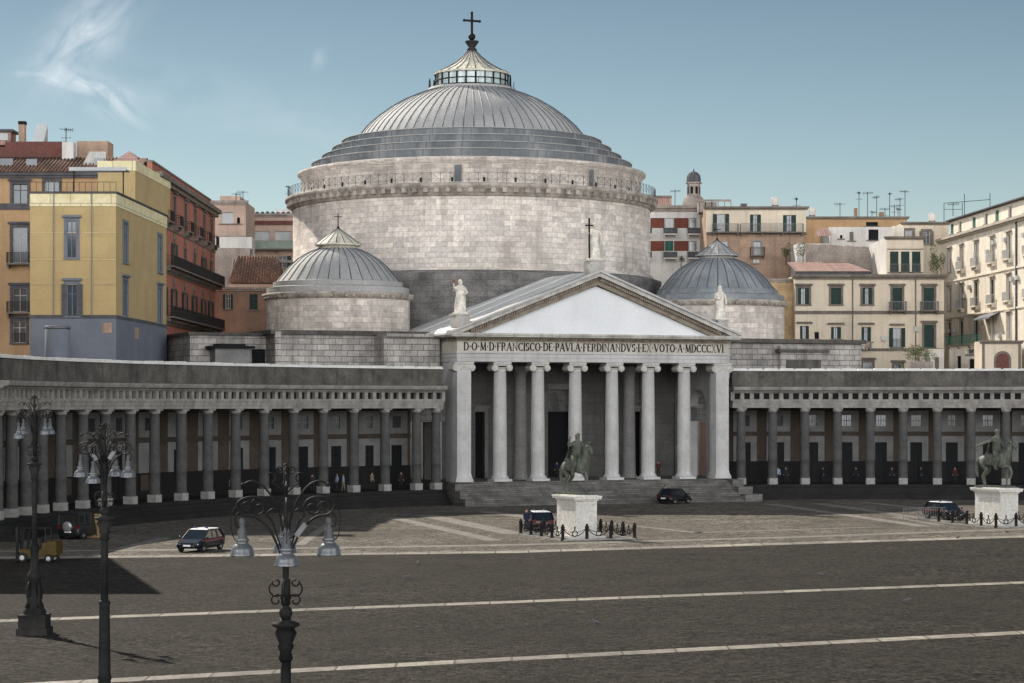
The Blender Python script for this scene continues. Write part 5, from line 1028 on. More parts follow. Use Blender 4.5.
# ------------------------------------------------------------------ street lamps
def spiral(cr, cz, r0, r1, a0, a1, n=12): return [(cr+(r0+(r1-r0)*i/n)*math.cos(R(a0+(a1-a0)*i/n)), cz+(r0+(r1-r0)*i/n)*math.sin(R(a0+(a1-a0)*i/n))) for i in range(n+1)]
def smooth_path(P, n=5):
    out = []
    for i in range(len(P)-1):
        p0, p1, p2, p3 = P[max(i-1, 0)], P[i], P[i+1], P[min(i+2, len(P)-1)]
        for k in range(n):
            t = k/n; out.append(tuple(.5*((2*b_)+(-a_+c_)*t+(2*a_-5*b_+4*c_-d_)*t*t+(-a_+3*b_-3*c_+d_)*t**3) for a_, b_, c_, d_ in zip(p0, p1, p2, p3)))
    return out+[P[-1]]
def lamp(label, X, Z, H, rot, low, hs=1.0, spots=(), lower=0):
    t = thing('street_lamp', label, 'street lamp', (X, Z, 0), 0, 'ornate iron street lamps on the square'); T = H
    def z(v): return T+v*hs
    b = MB()
    zc = z(-3.45)
    b.lathe([(.045, z(-.05)), (.05, z(-1.2)), (.075, z(-1.9)), (.10, z(-2.15)), (.075, z(-2.4)), (.07, z(-3.2)), (.07, z(-3.25))], 10)
    b.lathe([(.06, z(-3.2)), (.14, z(-3.3)), (.16, z(-3.4)), (.12, z(-3.5)), (.08, z(-3.55)), (.32, z(-3.62)), (.33, z(-3.68)), (.2, z(-3.75)), (.26, z(-3.85)), (.16, z(-4.1)), (.2, z(-4.15)), (.13, z(-4.3)), (.17, z(-4.45)), (.11, z(-4.55))], 12)
    zb = low; b.lathe([(.105, z(-4.5)), (.12, zb+1.9), (.125, zb)], 12)
    b.build('shaft', 'iron', t)
    b = MB()
    if low > .5:
        b.lathe([(.13, zb), (.2, zb-.05), (.17, zb-.2), (.2, 1.2), (.24, 1.1), (.2, 1.0), (.3, .7), (.36, .35), (.5, .3), (.5, 0)], 14)
    else:
        b.lathe([(.15, 3.9), (.22, 3.7), (.17, 3.45), (.17, 2.75), (.3, 2.6), (.34, 2.45), (.24, 2.3), (.25, 1.7), (.33, 1.55), (.3, 1.25), (.36, 1.15)], 14); b.lathe([(.42, 1.15), (.5, 1.0), (.52, .75)], 8, smooth=False)
        for i in range(4): a = PI/4+i*PI/2; b.tube([(.22*math.cos(a), .22*math.sin(a), 2.3), (.38*math.cos(a), .38*math.sin(a), 1.9), (.3*math.cos(a), .3*math.sin(a), 1.4), (.42*math.cos(a), .42*math.sin(a), 1.15)], .07, 6)
        b.box(-.58, .58, -.58, .58, .3, .78); b.box(-.66, .66, -.66, .66, 0, .3); b.box(-.6, .6, -.6, .6, .78, .86)
    b.build('base', 'iron', t)
    b = MB()       # finial and lyre-shaped scrollwork
    b.sphere((0, 0, z(.02)), .06*hs, 8, 6); b.tube([(0, 0, z(.02)), (0, 0, z(-.7))], .05*hs, 8); b.tube([(0, 0, z(-2.6)), (0, 0, z(-3.2))], .11*hs, 8)
    for i in range(4):
        a = i*PI/2+rot; e = (math.cos(a), math.sin(a))
        for P in (spiral(.14, -.06, .10, .03, -140, 260), spiral(.36, -.22, .05, .16, 40, 260)+[(.22, -.42), (.04, -.6)]): b.tube([(e[0]*p[0]*hs, e[1]*p[0]*hs, z(p[1])) for p in P], .018*hs, 5)
        a += PI/4; e = (math.cos(PI*i), math.sin(PI*i)) if i < 2 else (0, 1 if i == 2 else -1)
        for P in (spiral(.22, -2.68, .05, .10, -300, 20)+spiral(.2, -2.85, .2, .14, 60, -110), spiral(.2, -2.88, .18, .2, 250, 180), spiral(.22, -3.1, .16, .05, 170, -200)):
            b.tube([(e[0]*p[0]*hs, e[1]*p[0]*hs, z(p[1])) for p in P], .022*hs, 5)
    b.build('scrollwork', 'iron', t)
    for i in range(4):
        a = rot+i*PI/2; e = (math.cos(a), math.sin(a)); b = MB()
        def tb(P, r): b.tube([(e[0]*p[0]*hs, e[1]*p[0]*hs, z(p[1])) for p in P], r, 6)
        tb(smooth_path([(.07, -2.2), (.16, -1.9), (.38, -1.45), (.68, -1.18), (.95, -1.12), (1.08, -1.02), (1.12, -.86), (.98, -.74), (.72, -.70), (.5, -.78), (.4, -.95)]), .028*hs)
        tb(smooth_path([(.07, -1.5), (.14, -1.1), (.3, -.72), (.55, -.42), (.8, -.33), (.98, -.42)]), .024*hs)
        tb(spiral(.62, -.95, .24, .05, 100, -330), .02*hs); tb(spiral(.9, -.95, .17, .05, 200, -180), .018*hs)
        tb(smooth_path([(.07, -2.0), (.2, -1.6), (.3, -1.3), (.42, -1.1), (.3, -.98), (.2, -1.05)]), .022*hs)
        tb(smooth_path([(1.08, -1.05), (1.16, -1.2), (1.12, -1.38), (1.02, -1.36), (1.0, -1.25)]), .022*hs); tb(smooth_path([(1.12, -.9), (1.25, -1.1), (1.24, -1.5), (1.16, -1.7)]), .012*hs)
        b.sphere((e[0]*.98*hs, e[1]*.98*hs, z(-.42)), .055*hs, 8, 6); arm = b.build('arm', 'iron', t)
        dz = -.17 if abs(math.sin(a)+1) < .3 else 0
        b = MB(); b.lathe([(.035, -1.18), (.07, -1.24), (.075, -1.32), (.05, -1.38), (.085, -1.43), (.11, -1.52), (.10, -1.58), (.13, -1.66)], 14, mi=2); b.lathe([(.15, -1.66), (.17, -1.70), (.12, -1.74), (.17, -1.79), (.235, -1.85), (.262, -1.92), (.272, -2.0), (.285, -2.02), (.285, -2.05)], 20, mi=0); b.lathe([(.275, -2.06), (.25, -2.05), (.2, -1.92), (.05, -1.85)], 20, mi=1)
        lm = b.build('bell_lamp', ['bell', 'iron', 'neck'], arm, (e[0]*1.0*hs, e[1]*1.0*hs, T+dz)); lm.scale = (hs, hs, hs)
    for (ang, dx, dz_) in spots:
        b = MB(); b.M = Matrix.Translation((dx, -.25, z(dz_))) @ Matrix.Rotation(ang, 4, 'Y'); b.box(-.06, .06, -.10, .10, -.17*hs, .17*hs, 0); b.M = None; b.tube([(0, 0, z(dz_-.3)), (dx, -.2, z(dz_))], .02, 5, 1); b.build('floodlight', ['bell', 'iron'], t)
    return t
x1, z1_ = gp(34.5, 634); lamp('iron street lamp on a square stepped base, leftmost of the three', x1, z1_, 10.25, R(47), 0, .8)
lamp('iron street lamp with two pale floodlights, middle of the three', (104.5-512)/F*71, 71, 9.28, R(75), 3.6, .83, [(R(-35), -.28, -1.25), (R(35), .28, -1.2)])
lamp('nearest iron street lamp, whose big grey bell lamps hang above the pale paving', (285.7-512)/F*51, 51, 8.5, R(-83), 3.2, 1.0, [(R(38), .38, -1.45)])

# ------------------------------------------------------------------ equestrian statues
def horse_mb():
    P = [(-.15, 0, 1.42), (-.7, 0, 1.5), (.3, 0, 1.42), (.6, 0, 1.55), (.78, 0, 1.92), (.88, 0, 2.25), (.98, 0, 2.42), (1.14, 0, 2.24), (1.24, 0, 1.98),
         (-1.0, 0, 1.52), (-1.22, 0, 1.3), (-1.25, 0, .85), (-1.18, 0, .5)]
    Ed = [(0, 1), (0, 2), (2, 3), (3, 4), (4, 5), (5, 6), (6, 7), (7, 8), (1, 9), (9, 10), (10, 11), (11, 12)]
    Rr = [(.36, .4), (.36, .38), (.36, .42), (.3, .36), (.19, .3), (.15, .23), (.14, .17), (.11, .15), (.08, .09), .1, .11, .12, .05]
    for s_, ps in ((.22, [(-.72, .2, 1.15), (-.6, .23, .9), (-.95, .23, .58), (-.88, .23, .2), (-.84, .23, .08)]), (-.22, [(-.72, -.2, 1.15), (-.42, -.23, .9), (-.72, -.23, .56), (-.62, -.23, .2), (-.56, -.23, .08)])):
        o = len(P); P += ps; Ed += [(1, o), (o, o+1), (o+1, o+2), (o+2, o+3), (o+3, o+4)]; Rr += [.22, .13, .085, .055, .085]
    for ps in ([(.52, .2, 1.1), (.5, .2, .75), (.52, .2, .42), (.5, .2, .18), (.55, .2, .08)], [(.62, -.2, 1.15), (.98, -.2, 1.12), (1.12, -.2, .78), (1.02, -.2, .55), (1.06, -.2, .47)]):
        o = len(P); P += ps; Ed += [(2, o), (o, o+1), (o+1, o+2), (o+2, o+3), (o+3, o+4)]; Rr += [.17, .09, .06, .05, .075]
    Rr = [tuple(q*.9 for q in x_) if isinstance(x_, tuple) else x_*.92 for x_ in Rr]
    b = MB(); add_mesh(b, skin(P, Ed, Rr))
    for s_ in (-1, 1): b.tube([(.95, s_*.08, 2.48), (.96, s_*.1, 2.64)], [.045, .01], 5); b.sphere((1.08, s_*.12, 2.36), .03, 6, 4)
    v = [(.92, 0, 2.52), (.70, 0, 2.38), (.54, 0, 2.02), (.36, 0, 1.76)]   # mane
    b.tube(v, [.05, .1, .1, .04], 6)
    return b
def rider_mb(pose):
    P = [(0, 0, 1.92), (0, 0, 2.15), (.03, 0, 2.45), (.05, 0, 2.68), (.07, 0, 2.86), (.07, 0, 2.98)]; Ed = [(0, 1), (1, 2), (2, 3), (3, 4), (4, 5)]; Rr = [(.24, .22), (.21, .18), (.29, .2), .09, (.13, .14), .1]
    for s_ in (-1, 1):
        o = len(P); P += [(.1, s_*.3, 1.82), (.42, s_*.42, 1.55), (.22, s_*.43, 1.1), (.24, s_*.43, .98), (.42, s_*.45, .97)]; Ed += [(0, o), (o, o+1), (o+1, o+2), (o+2, o+3), (o+3, o+4)]; Rr += [.16, .12, .08, .065, .05]
    if pose == 'up': Q = [(0, -.3, 2.52), (.05, -.55, 2.4), (.15, -.58, 2.68), (.17, -.58, 2.78)]; L_ = [(0, .3, 2.5), (.1, .36, 2.2), (.38, .15, 2.08), (.45, .1, 2.08)]
    else: L_ = [(0, .3, 2.5), (.12, .36, 2.2), (.4, .15, 2.08), (.47, .1, 2.08)]; Q = [(0, -.3, 2.52), (-.18, -.6, 2.38), (-.5, -.85, 2.2), (-.62, -.93, 2.14)]
    for A_ in (L_, Q): o = len(P); P += A_; Ed += [(2, o), (o, o+1), (o+1, o+2), (o+2, o+3)]; Rr += [.11, .085, .06, .06]
    b = MB(); add_mesh(b, skin(P, Ed, Rr)); b.sphere((.185, 0, 2.86), .03, 6, 5); b.sphere((.06, 0, 2.9), .135, 12, 8, 0, (1, .88, 1.15)); b.tube([(.06+.13*math.cos(2*PI*q/12), .115*math.sin(2*PI*q/12), 2.94) for q in range(13)], .02, 5)
    n = 9; v = []; f = []
    for j in range(6):
        for i in range(n): s_ = -1+2*i/(n-1); z_ = 2.6-j*.2; v.append((-.2-.05*j-.05*math.cos(s_*2.5)+.04*math.sin(i*2.1+j), s_*(.3+.035*j), z_))
    for j in range(5):
        for i in range(n-1): q = j*n+i; f.append((q, q+1, q+n+1, q+n))
    b.add(v, f, 0, True)
    if pose == 'up': b.tube([(.1, -.58, 2.72), (.3, -.6, 2.86)], .03, 6)
    return b
def equestrian(label, plabel, X, Z, head, pose, rzp, L1, L2, hp, scale):
    t = thing('equestrian_statue', label, 'statue', (X, Z, hp), head, 'bronze horsemen on marble pedestals')
    h_ = horse_mb(); h_.build('horse', 'bronze', t).scale = (scale,)*3; rider_mb(pose).build('rider', 'bronze', t).scale = (scale,)*3
    b = MB(); b.box(-1.35*scale*.85, 1.1*scale*.85, -.42*scale, .42*scale, 0, .12); b.build('bronze_base', 'bronze', t)
    p = thing('statue_pedestal', plabel, 'pedestal', (X, Z, 0), rzp, 'marble pedestals of the horsemen'); a, c = L1/2, L2/2
    b = MB(); b.box(-a-.5, a+.5, -c-.5, c+.5, 0, .18); b.box(-a-.22, a+.22, -c-.22, c+.22, .18, .42); b.build('plinth_step', 'pedest', p)
    b = MB(); b.box(-a, a, -c, c, .42, hp-.42); b.build('die', 'pedest', p)
    b = MB(); b.box(-a-.1, a+.1, -c-.1, c+.1, hp-.42, hp-.3); b.box(-a-.26, a+.26, -c-.26, c+.26, hp-.3, hp-.16); b.box(-a-.3, a+.3, -c-.3, c+.3, hp-.16, hp-.06); b.box(-a-.05, a+.05, -c-.05, c+.05, hp-.06, hp); b.build('cornice_slab', 'pedest', p)
XL, ZL = 4.8, 163.2
equestrian('green bronze rider with raised arm on a horse, in front of the portico', 'white marble pedestal at the centre of the square, below the frontal horse', XL, ZL, R(-54), 'up', R(22), 1.7, 3.5, 3.15, 1.5)
XR, ZR = 39.5, 179.4
equestrian('green bronze rider in profile pointing sideways from a prancing horse at the right', 'white marble pedestal near the right edge, below the prancing horse', XR, ZR, R(-48), 'point', R(22), 1.7, 3.6, 3.05, 1.55)
def chain_fence(label, poly_px, gaps, extra):
    t = thing('chain_fence', label, 'chain fence', (0, 0, 0), 0, 'chain fences around the horsemen'); V = [Vector(gp(*p)) for p in poly_px]+extra; k = len(V); posts = []
    for i in range(k):
        a, c = V[i], V[(i+1) % k]
        for j in range(gaps[i]): posts.append(a+(c-a)*j/gaps[i])
    b = MB(); b.lathe([(.17, 0), (.17, .12), (.12, .16), (.12, .85), (.15, .9), (.15, 1.0), (.09, 1.05), (.11, 1.12), (.03, 1.2)], 10); proto = None
    ch = MB()
    for i, p in enumerate(posts):
        if proto is None: proto = b.build('post', 'iron', t); proto.location = (p.x, p.y, 0)
        else: q = proto.copy(); COL.objects.link(q); q.location = (p.x, p.y, 0)
        n_ = posts[(i+1) % len(posts)]; d = n_-p
        for sag, z0 in ((.62, .92), (.35, .92)):
            P_ = [(p.x+d.x*f_/12, p.y+d.y*f_/12, z0-sag*(1-(2*f_/12-1)**2)) for f_ in range(13)]; ch.tube(P_, .035 if sag > .5 else .022, 5)
        m_ = p+d/2; n = d.normalized()
        ch.tube([(m_.x+n.x*.2*math.cos(2*PI*q/10), m_.y+n.y*.2*math.cos(2*PI*q/10), .5+.2*math.sin(2*PI*q/10)) for q in range(11)], .04, 5)
        ch.tube([(m_.x, m_.y, .7), (m_.x, m_.y, .98)], [.03, .07], 6)
    ch.build('chain', 'iron', t)
    cx = sum(p.x for p in posts)/len(posts); cy = sum(p.y for p in posts)/len(posts)
    b = MB()
    for i in range(len(V)):
        a, c = V[i], V[(i+1) % len(V)]; b.bar((a.x, a.y, .05), (c.x, c.y, .05), .35, .1)
    b.build('kerb', 'plinth', t)
def fence_rect(cx, cy, w, d):
    c_, s_ = math.cos(R(22)), math.sin(R(22)); return [Vector((cx+u*c_-v*s_, cy+u*s_+v*c_)) for u, v in ((-w, -d), (w, -d), (w, d), (-w, d))]
chain_fence('low iron posts and looped chains around the pedestal in front of the portico', [], [3, 4, 3, 4], fence_rect(XL, ZL, 2.85, 4.0))
chain_fence('low iron posts and looped chains around the pedestal at the right edge', [], [3, 4, 3, 4], fence_rect(XR, ZR, 2.85, 4.1))

# ------------------------------------------------------------------ vehicles
M['carpaint'] = mat('near black car paint', (.004, .0045, .006), .22, fine=.02, bump=.01, spec=.7)
M['navy'] = mat('dark navy car paint', (.004, .005, .011), .22, fine=.02, bump=.01, spec=.7)
M['carglass'] = mat('car glass', (.012, .016, .02), .06, fine=.02, bump=.01, spec=.9)
M['tyre'] = mat('tyre rubber', (.018, .018, .018), .9)
M['white'] = mat('white paint', (.75, .75, .74), .4, fine=.02)
M['redp'] = mat('red stripe paint', (.26, .02, .02), .4, fine=.02)
M['rlight'] = mat('red lamp glass', (.09, .008, .008), .2, fine=.02)
M['hlight'] = mat('clear lamp glass', (.6, .62, .62), .1, fine=.02)
M['yellow'] = mat('yellow machine paint', (0.061, 0.038, 0.005), .6, base2=(0.040, 0.025, 0.005), bigs=2)
M['bluel'] = mat('blue beacon glass', (.015, .035, .12), .2)
M['silver'] = mat('silver alloy', (.35, .35, .36), .35, metal=.6)
M['darkpaint'] = mat('dark green grey paint', (.012, .013, .014), .35, fine=.03)
def car(name, label, X, Z, heading, L=4.2, W=1.78, H=1.46, paint='carpaint', suv=False, roof=None, stripe=False, beacons=False, spare=False, boxy=0, group=None):
    t = thing(name, label, 'car', (X, Z, 0), heading, group or 'cars parked on the square'); h = W/2; bz = .24; bel = .92 if not suv else 1.08
    def loft(sts, mi=0, cap=True):
        n = len(sts[0][1]); v = []; f = []
        for x, ring in sts: v += [(x, y, z) for y, z in ring]
        for i in range(len(sts)-1):
            for j in range(n): q = (j+1) % n; f.append((i*n+j, i*n+q, (i+1)*n+q, (i+1)*n+j))
        f.append(list(range(n))[::-1]); f.append([(len(sts)-1)*n+j for j in range(n)]); return v, f
    def ring(w, z0, z1, ins=.1): return [(-w+ins, z0), (-w, z0+.14), (-w-.0, (z0+z1)/2), (-w+.03, z1-.12), (-w+ins*1.4, z1), (w-ins*1.4, z1), (w-.03, z1-.12), (w, (z0+z1)/2), (w, z0+.14), (w-ins, z0)]
    f0 = L/2; hood = bel-(.16 if not suv else .05)
    S = [(-f0, ring(h-.16, .4, bel-.12)), (-f0+.08, ring(h-.06, .27, bel-.03)), (-f0+.5, ring(h, bz, bel)), (0, ring(h, bz, bel)), (f0*.42, ring(h, bz, bel)), (f0-.55, ring(h-.02, bz, hood+.02)), (f0-.1, ring(h-.1, .27, hood-.12)), (f0, ring(h-.22, .38, hood-.26))]
    b = MB(); b.add(*loft(S)); bd = b.build('body', paint, t)
    for p in bd.data.polygons: p.use_smooth = True
    md = bd.modifiers.new('bevel', 'EDGE_SPLIT'); md.split_angle = R(35)
    ra = -f0+(.12 if suv or boxy else .18); rb_ = -f0+(.2 if boxy else .7); rc_ = f0*(.1 if not boxy else .25); rd = f0*(.52 if not boxy else .36); ht = h-.2 if not boxy else h-.1
    def cr(w, z): return [(-w, z), (w, z)]
    P = [(ra, h-.07, bel-.02), (rb_, ht, H-.04), (rc_, ht, H), (rd, h-.07, bel-.04)]
    v = []
    for x, w, z in P: v += [(x, -w, z), (x, w, z)]
    g = MB(); g.add(v, [(0, 1, 3, 2), (4, 5, 7, 6)]); g.add(v, [(0, 2, 4, 6), (1, 7, 5, 3)]); g.build('windows', 'carglass', t)
    b = MB(); b.add([(rb_-.06, -ht-.02, H-.02), (rc_+.06, -ht-.02, H-.02), (rc_+.06, ht+.02, H-.02), (rb_-.06, ht+.02, H-.02), (rb_+.05, -ht+.12, H+.05), (rc_-.1, -ht+.12, H+.05), (rc_-.1, ht-.12, H+.05), (rb_+.05, ht-.12, H+.05)], [(0, 1, 5, 4), (1, 2, 6, 5), (2, 3, 7, 6), (3, 0, 4, 7), (4, 5, 6, 7)])
    b.build('roof_panel', roof or paint, t)
    b = MB()
    for s_ in (-1, 1):
        b.bar((P[0][0], s_*P[0][1], P[0][2]), (P[1][0], s_*(P[1][1]+.01), P[1][2]), .14, .07); b.bar((P[3][0], s_*P[3][1], P[3][2]), (P[2][0], s_*(P[2][1]+.01), P[2][2]), .07, .06); b.bar((-.15, s_*(h-.06), bel), (-.15, s_*(ht+.02), H-.02), .08, .05)
        b.bar((rb_, s_*(ht+.005), H-.03), (rc_, s_*(ht+.005), H-.02), .06, .07); b.bar((-.95, s_*(h-.06), bel), (-.9, s_*(ht+.02), H-.02), .1, .05)
    b.build('pillars', paint, t)
    for s_ in (-1, 1):
        for x in (f0-.82, -f0+.78):
            rw = .33 if not suv else .38; b = MB(); b.M = Matrix.Translation((x, s_*(h-.1), rw)) @ Matrix.Rotation(R(90), 4, 'X')
            b.lathe([(rw*.6, -.11), (rw-.03, -.11), (rw, -.08), (rw, .08), (rw-.03, .11), (rw*.6, .11)], 20); wh = b.build('wheel', 'tyre', t)
            b = MB(); b.M = Matrix.Translation((x, s_*(h-.1), rw)) @ Matrix.Rotation(R(90), 4, 'X'); b.lathe([(.02, -.1), (rw*.6, -.1), (rw*.6, .1), (.02, .1)], 10, smooth=False, cap=True); b.build('rim', 'silver', wh)
            b = MB(); n = 12; v = [(x+(rw+.07)*math.cos(PI*i/n), s_*(h+.004), rw+(rw+.07)*math.sin(PI*i/n)) for i in range(n+1)]; b.add(v+[(x, s_*(h+.004), rw)], [(i, i+1, n+1) for i in range(n)]); b.build('wheel_arch', 'tyre', t)
        b = MB(); b.sphere((f0*.5, s_*(h+.1), bel+.06), .1, 8, 6, 0, (.7, 1, .8)); b.build('mirror', paint, t)
        b = MB(); b.box(f0-.3, f0-.1, *sorted((s_*(h-.5), s_*(h-.12))), hood-.32, hood-.16); b.build('headlight', 'hlight', t)
        b = MB(); b.box(-f0-.01, -f0+.2, *sorted((s_*(h-.32), s_*(h-.08))), bel-.3, bel-.02); b.build('tail_light', 'rlight', t)
    b = MB(); b.box(-f0-.02, -f0+.02, -.26, .26, .52, .64); b.box(f0-.03, f0+.015, -.26, .26, .42, .53); b.build('number_plate', 'white', t)
    b = MB(); b.box(f0-.05, f0+.005, -.45, .45, .56, .66); b.build('grille', 'tyre', t)
    if stripe:
        b = MB()
        for s_ in (-1, 1): b.box(-f0+.5, f0-.6, *sorted((s_*(h-.01), s_*(h+.012))), bel-.17, bel-.1)
        b.box(-f0-.015, -f0+.01, -h+.35, h-.35, bel-.3, bel-.22); b.build('red_stripe', 'redp', t)
    if beacons:
        b = MB(); b.lathe([(.1, H+.04), (.1, H+.14), (.05, H+.18)], 10, (-.1, .4)); b.lathe([(.1, H+.04), (.1, H+.14), (.05, H+.18)], 10, (-.1, -.4)); b.build('beacon', 'bluel', t)
    if spare:
        b = MB(); b.M = Matrix.Translation((-f0-.12, 0, .98)) @ Matrix.Rotation(R(90), 4, 'Y'); b.lathe([(.02, -.09), (.3, -.1), (.36, -.06), (.36, .1)], 20); b.build('spare_wheel', 'silver', t)
    return t
def place(px, py): return gp(px, py)
x, y = place(198, 552); car('police_car', 'dark police car with pale roof standing alone on the sunlit paving at the left', x, y+1.2, R(-107), roof='white', stripe=True, beacons=True, paint='navy', L=4.3)
x, y = place(539, 530.5); car('police_car', 'dark police car with red stripe behind the chain fence, left of the central pedestal', x, y+1.0, R(99), roof='white', stripe=True, beacons=True, paint='navy')
x, y = place(947, 520); car('police_car', 'dark police car with red side stripe beside the right pedestal', x, y+1.0, R(-66), roof='white', stripe=True, beacons=True, paint='navy')
x, y = place(675.5, 504); car('parked_car', 'black hatchback parked at the foot of the church stairs', x, y+.9, R(48), L=3.7)
x, y = place(76, 539.5); car('off_roader', 'dark boxy off-roader with spare wheel on its tail, in the shade at the left', x, y+1.5, R(76), L=4.1, H=1.85, suv=True, boxy=1, spare=True, paint='darkpaint')
x, y = place(415, 501); car('parked_car', 'dark car in the shade of the left colonnade, closest to the portico', x, y+1.8, R(-52), L=4.2)
x, y = place(181, 514); car('parked_car', 'dark car in the shade of the left colonnade, left of the pair', x, y+1.5, R(-40), L=4.1)
x, y = place(218, 509.5); car('parked_car', 'dark car in the shade of the left colonnade, right of the pair', x, y+1.5, R(-38), L=4.1)
# forklift
x, y = gp(33, 563.5); t = thing('forklift', 'yellow and black forklift standing in the shade at the far left', 'forklift', (x, y+1, 0), R(-8))
b = MB(); b.box(-.9, 1.3, -.55, .55, .35, .85, 0); b.box(.55, 1.5, -.6, .6, .5, 1.25, 0); b.box(.75, 1.45, -.5, .5, 1.25, 1.35, 0); b.build('chassis', 'yellow', t)
b = MB()
for px_ in (-.75, .85):
    for s_ in (-.5, .5): b.bar((px_, s_, .8), (px_+(.15 if px_ < 0 else -.1), s_, 2.15), .08, .08)
for q in range(6): b.bar((-.62, -.5+q*.2, 2.15), (.77, -.5+q*.2, 2.15), .05, .05)
b.bar((-.62, -.55, 2.15), (-.62, .55, 2.15), .07, .07); b.bar((.77, -.55, 2.15), (.77, .55, 2.15), .07, .07); b.build('overhead_guard', 'iron', t)
b = MB()
for s_ in (-.35, .35): b.box(-1.2, -1.05, s_-.06, s_+.06, .1, 2.2); b.box(-2.1, -1.2, s_-.06, s_+.06, .08, .13)
for z in (.5, 1.2, 2.1): b.box(-1.18, -1.08, -.29, .29, z, z+.1)
b.build('mast_and_forks', 'iron', t); b = MB(); b.box(-.1, .4, -.25, .25, .85, 1.0); b.box(.3, .42, -.25, .25, 1.0, 1.5); b.tube([(-.6, 0, .85), (-.4, 0, 1.25)], .03, 6); b.build('seat', 'tyre', t)
for s_ in (-1, 1):
    for x_, r_ in ((-.7, .32), (1.0, .28)):
        b = MB(); b.M = Matrix.Translation((x_, s_*.55, r_)) @ Matrix.Rotation(R(90), 4, 'X'); b.lathe([(.02, -.12), (r_-.02, -.12), (r_, -.1), (r_, .1), (r_-.02, .12), (.02, .12)], 18); wh = b.build('wheel', 'tyre', t)
        b = MB(); b.M = Matrix.Translation((x_, s_*.55, r_)) @ Matrix.Rotation(R(90), 4, 'X'); b.lathe([(.02, -.13), (r_*.5, -.13), (r_*.5, .13), (.02, .13)], 12, cap=True); b.build('hub', 'frame', wh)
# a stacked pallet load beside the off-roader
x, y = gp(92, 538.5); t = thing('pallet_stack', 'brown wooden pallet stack right of the boxy off-roader', 'pallets', (x, y+1.5, 0), R(5)); M['wood'] = mat('raw timber', (.26, .18, .09), .85, base2=(.18, .12, .07), bigs=2)
for k in range(11):
    b = MB(); z = k*.16
    for q in range(5): b.box(-.6+q*.26, -.44+q*.26, -.5, .5, z+.12, z+.145)
    for q in (-.5, -.05, .4): b.box(-.6, .6, q, q+.1, z, z+.12)
    b.build('pallet', 'wood', t)
# crowd barriers near the right pedestal
def barrier(label, px, py, rz):
    x, y = gp(px, py); b = MB(); w = 1.15; b.tube([(-w, 0, .15), (-w, 0, 1.1), (w, 0, 1.1), (w, 0, .15), (-w, 0, .15)], .022, 5)
    for i in range(15): q = -w+.15+i*.143; b.tube([(q, 0, .15), (q, 0, 1.1)], .01, 4)
    o = b.build('crowd_barrier', 'greyrail', None, (x, y, 0), rz, label=label, category='barrier', group='crowd barriers'); f = MB()
    for s_ in (-.8, .8): f.tube([(s_, -.3, 0), (s_, 0, .15), (s_, .3, 0)], .02, 5)
    f.build('foot', 'greyrail', o)
barrier('grey steel crowd barrier left of the red striped car, left one', 917, 521.5, R(5)); barrier('grey steel crowd barrier left of the red striped car, touching the car end', 932, 520.5, R(-10))

# ------------------------------------------------------------------ people
def cloth(name, c): M[name] = mat(name, c, .9, fine=.15, fines=12)
cloth('navy cloth', (.02, .025, .05)); cloth('pale blue cloth', (.32, .40, .55)); cloth('dark cloth', (.03, .03, .03)); cloth('khaki cloth', (.2, .17, .12)); cloth('skin', (.42, .26, .19)); cloth('hair', (.03, .02, .015)); cloth('red cloth', (.09, .025, .025))
def person(label, X, Z, z0, rz, top, legs, h=1.74, stride=.12, group='people under the colonnade and on the square'):
    t = thing('person', label, 'person', (X, Z, z0), rz, group); k = h/1.74
    P = [(0, 0, .95), (0, 0, 1.12), (0, 0, 1.36), (0, 0, 1.5), (.01, 0, 1.62), (.01, 0, 1.7)]; Ed = [(0, 1), (1, 2), (2, 3), (3, 4), (4, 5)]; Rr = [(.12, .16), (.11, .14), (.12, .19), .055, (.095, .08), .06]
    for s_ in (-1, 1):
        o = len(P); P += [(0, s_*.1, .88), (s_*stride*.6, s_*.1, .48), (s_*stride, s_*.1, .09), (s_*stride+.13, s_*.11, .05)]; Ed += [(0, o), (o, o+1), (o+1, o+2), (o+2, o+3)]; Rr += [.095, .065, .045, .04]
        o = len(P); P += [(0, s_*.2, 1.4), (-s_*.06, s_*.26, 1.12), (-s_*.02+.08, s_*.25, .88), (-s_*.02+.1, s_*.24, .8)]; Ed += [(2, o), (o, o+1), (o+1, o+2), (o+2, o+3)]; Rr += [.06, .045, .035, .035]
    me = skin([(x_*k, y_*k, z_*k) for x_, y_, z_ in P], Ed, [tuple(q*k for q in r) if isinstance(r, tuple) else r*k for r in Rr]); b = MB(); add_mesh(b, me)
    b.sphere((.1*k, 0, 1.62*k), .02*k, 6, 4); o = b.build('body', ['skin', top, legs], t)
    for p in o.data.polygons:
        c = p.center/k
        if c.z < .95: p.material_index = 2
        elif c.z < 1.46 and not (c.z < .92 and abs(c.y) > .2): p.material_index = 1
        if abs(c.y) > .2 and c.z < .93: p.material_index = 0
    b = MB(); b.sphere((-.015*k, 0, 1.68*k), .1*k, 10, 6, 0, (1, .95, .75)); b.build('hair', 'hair', t)
x, y = gp(526.5, 531.5); person('person in dark uniform standing by the police car left of the central pedestal', x, y, 0, R(-60), 'navy cloth', 'navy cloth', 1.78)
x, y = gp(665.5, 503.5); person('person in dark clothes behind the black hatchback at the stairs', x, y+.2, 0, R(10), 'dark cloth', 'dark cloth', 1.8)
def cp(px, r): a = ray_u(px, r); return pol(r, a)
x, y = cp(337, CR+2.5); person('person in a pale blue top walking under the left colonnade, left of two', x, y, 1.5, R(200), 'pale blue cloth', 'dark cloth')
x, y = cp(343.5, CR+2.2); person('person in a pale blue top and khaki trousers under the left colonnade, right of two', x, y, 1.5, R(170), 'pale blue cloth', 'khaki cloth', 1.68)
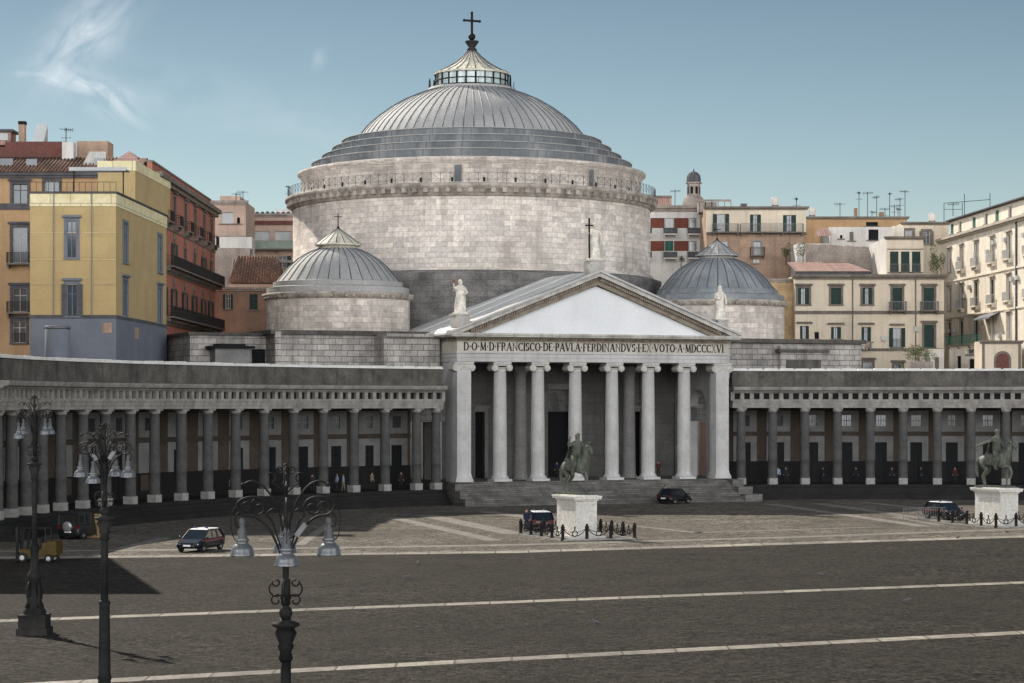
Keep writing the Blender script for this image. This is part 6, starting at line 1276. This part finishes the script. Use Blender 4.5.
x, y = cp(312.5, CR+2.8); person('person in dark clothes alone under the left colonnade', x, y, 1.5, R(120), 'dark cloth', 'dark cloth')
for (u, v, lb, c1, c2) in ((-8.6, 3.4, 'person in dark clothes inside the portico near the left door', 'dark cloth', 'dark cloth'), (-1.2, 6.5, 'person in a navy jacket before the main church door', 'navy cloth', 'dark cloth'), (9.6, 5, 'person in a red top inside the portico, right side', 'red cloth', 'dark cloth')):
    X_, Y_ = CW(u, v); person(lb, X_, Y_, 2.2, R(-80), c1, c2, 1.7)
for (px, dr, lb, c1) in ((778, 3, 'person in a pale blue top under the right colonnade', 'pale blue cloth'), (786, 3.4, 'person in dark clothes under the right colonnade', 'dark cloth'), (955, 3, 'person in a red top under the right colonnade', 'red cloth')):
    x, y = cp(px, CR+dr); person(lb, x, y, 1.5, R(-90), c1, 'dark cloth', 1.72)
arcade = [(262, 'left of the nearest lamp'), (232, 'left of the police car shadow side'), (372, 'behind the third column from the portico'), (401, 'between the last columns before the portico')]
for px, wh in arcade: x, y = cp(px, CR+3.0+random.random()); person('person in dark clothes under the left colonnade, '+wh, x, y, 1.5, random.uniform(0, 6), 'dark cloth' if px % 2 else 'khaki cloth', 'dark cloth', 1.7)
for px, wh in ((823, 'right of the pair near the stairs'), (856, 'near the middle of the wing'), (892, 'halfway to the horse'), (921, 'left of the right horse')): x, y = cp(px, CR+3.0+random.random()); person('person in dark clothes under the right colonnade, '+wh, x, y, 1.5, random.uniform(0, 6), 'dark cloth', 'navy cloth', 1.7)
# pigeons on the square
def pigeon(label, px, py, rz):
    x, y = gp(px, py); t = thing('pigeon', label, 'pigeon', (x, y, .01), rz, 'pigeons on the paving')
    me = skin([(0, 0, .13), (.1, 0, .16), (.15, 0, .24), (.2, 0, .24), (-.12, 0, .12), (-.24, 0, .1), (0, .03, .06), (0, .03, 0), (0, -.03, .06), (0, -.03, 0)], [(0, 1), (1, 2), (2, 3), (0, 4), (4, 5), (0, 6), (6, 7), (0, 8), (8, 9)], [.07, .06, .035, .012, .06, .025, .02, .01, .02, .01], sub=1)
    b = MB(); add_mesh(b, me); b.build('body', 'dgrey', t)
for lb, px, py in (('pigeon right of the nearest lamp, on the dark paving, upper one', 418, 565), ('pigeon right of the nearest lamp, on the dark paving, lower one', 407.5, 579), ('pigeon left of the right hand lines, centre right of the square', 821, 576.5), ('pigeon on the dark paving between the last two white bands, at right', 907, 603), ('pigeon in front of the right pedestal', 1007, 533.5), ('pigeon near the barriers', 958, 539), ('pigeon in the middle of the square below the central pedestal', 596, 625)):
    pigeon(lb, px, py, random.uniform(0, 6))
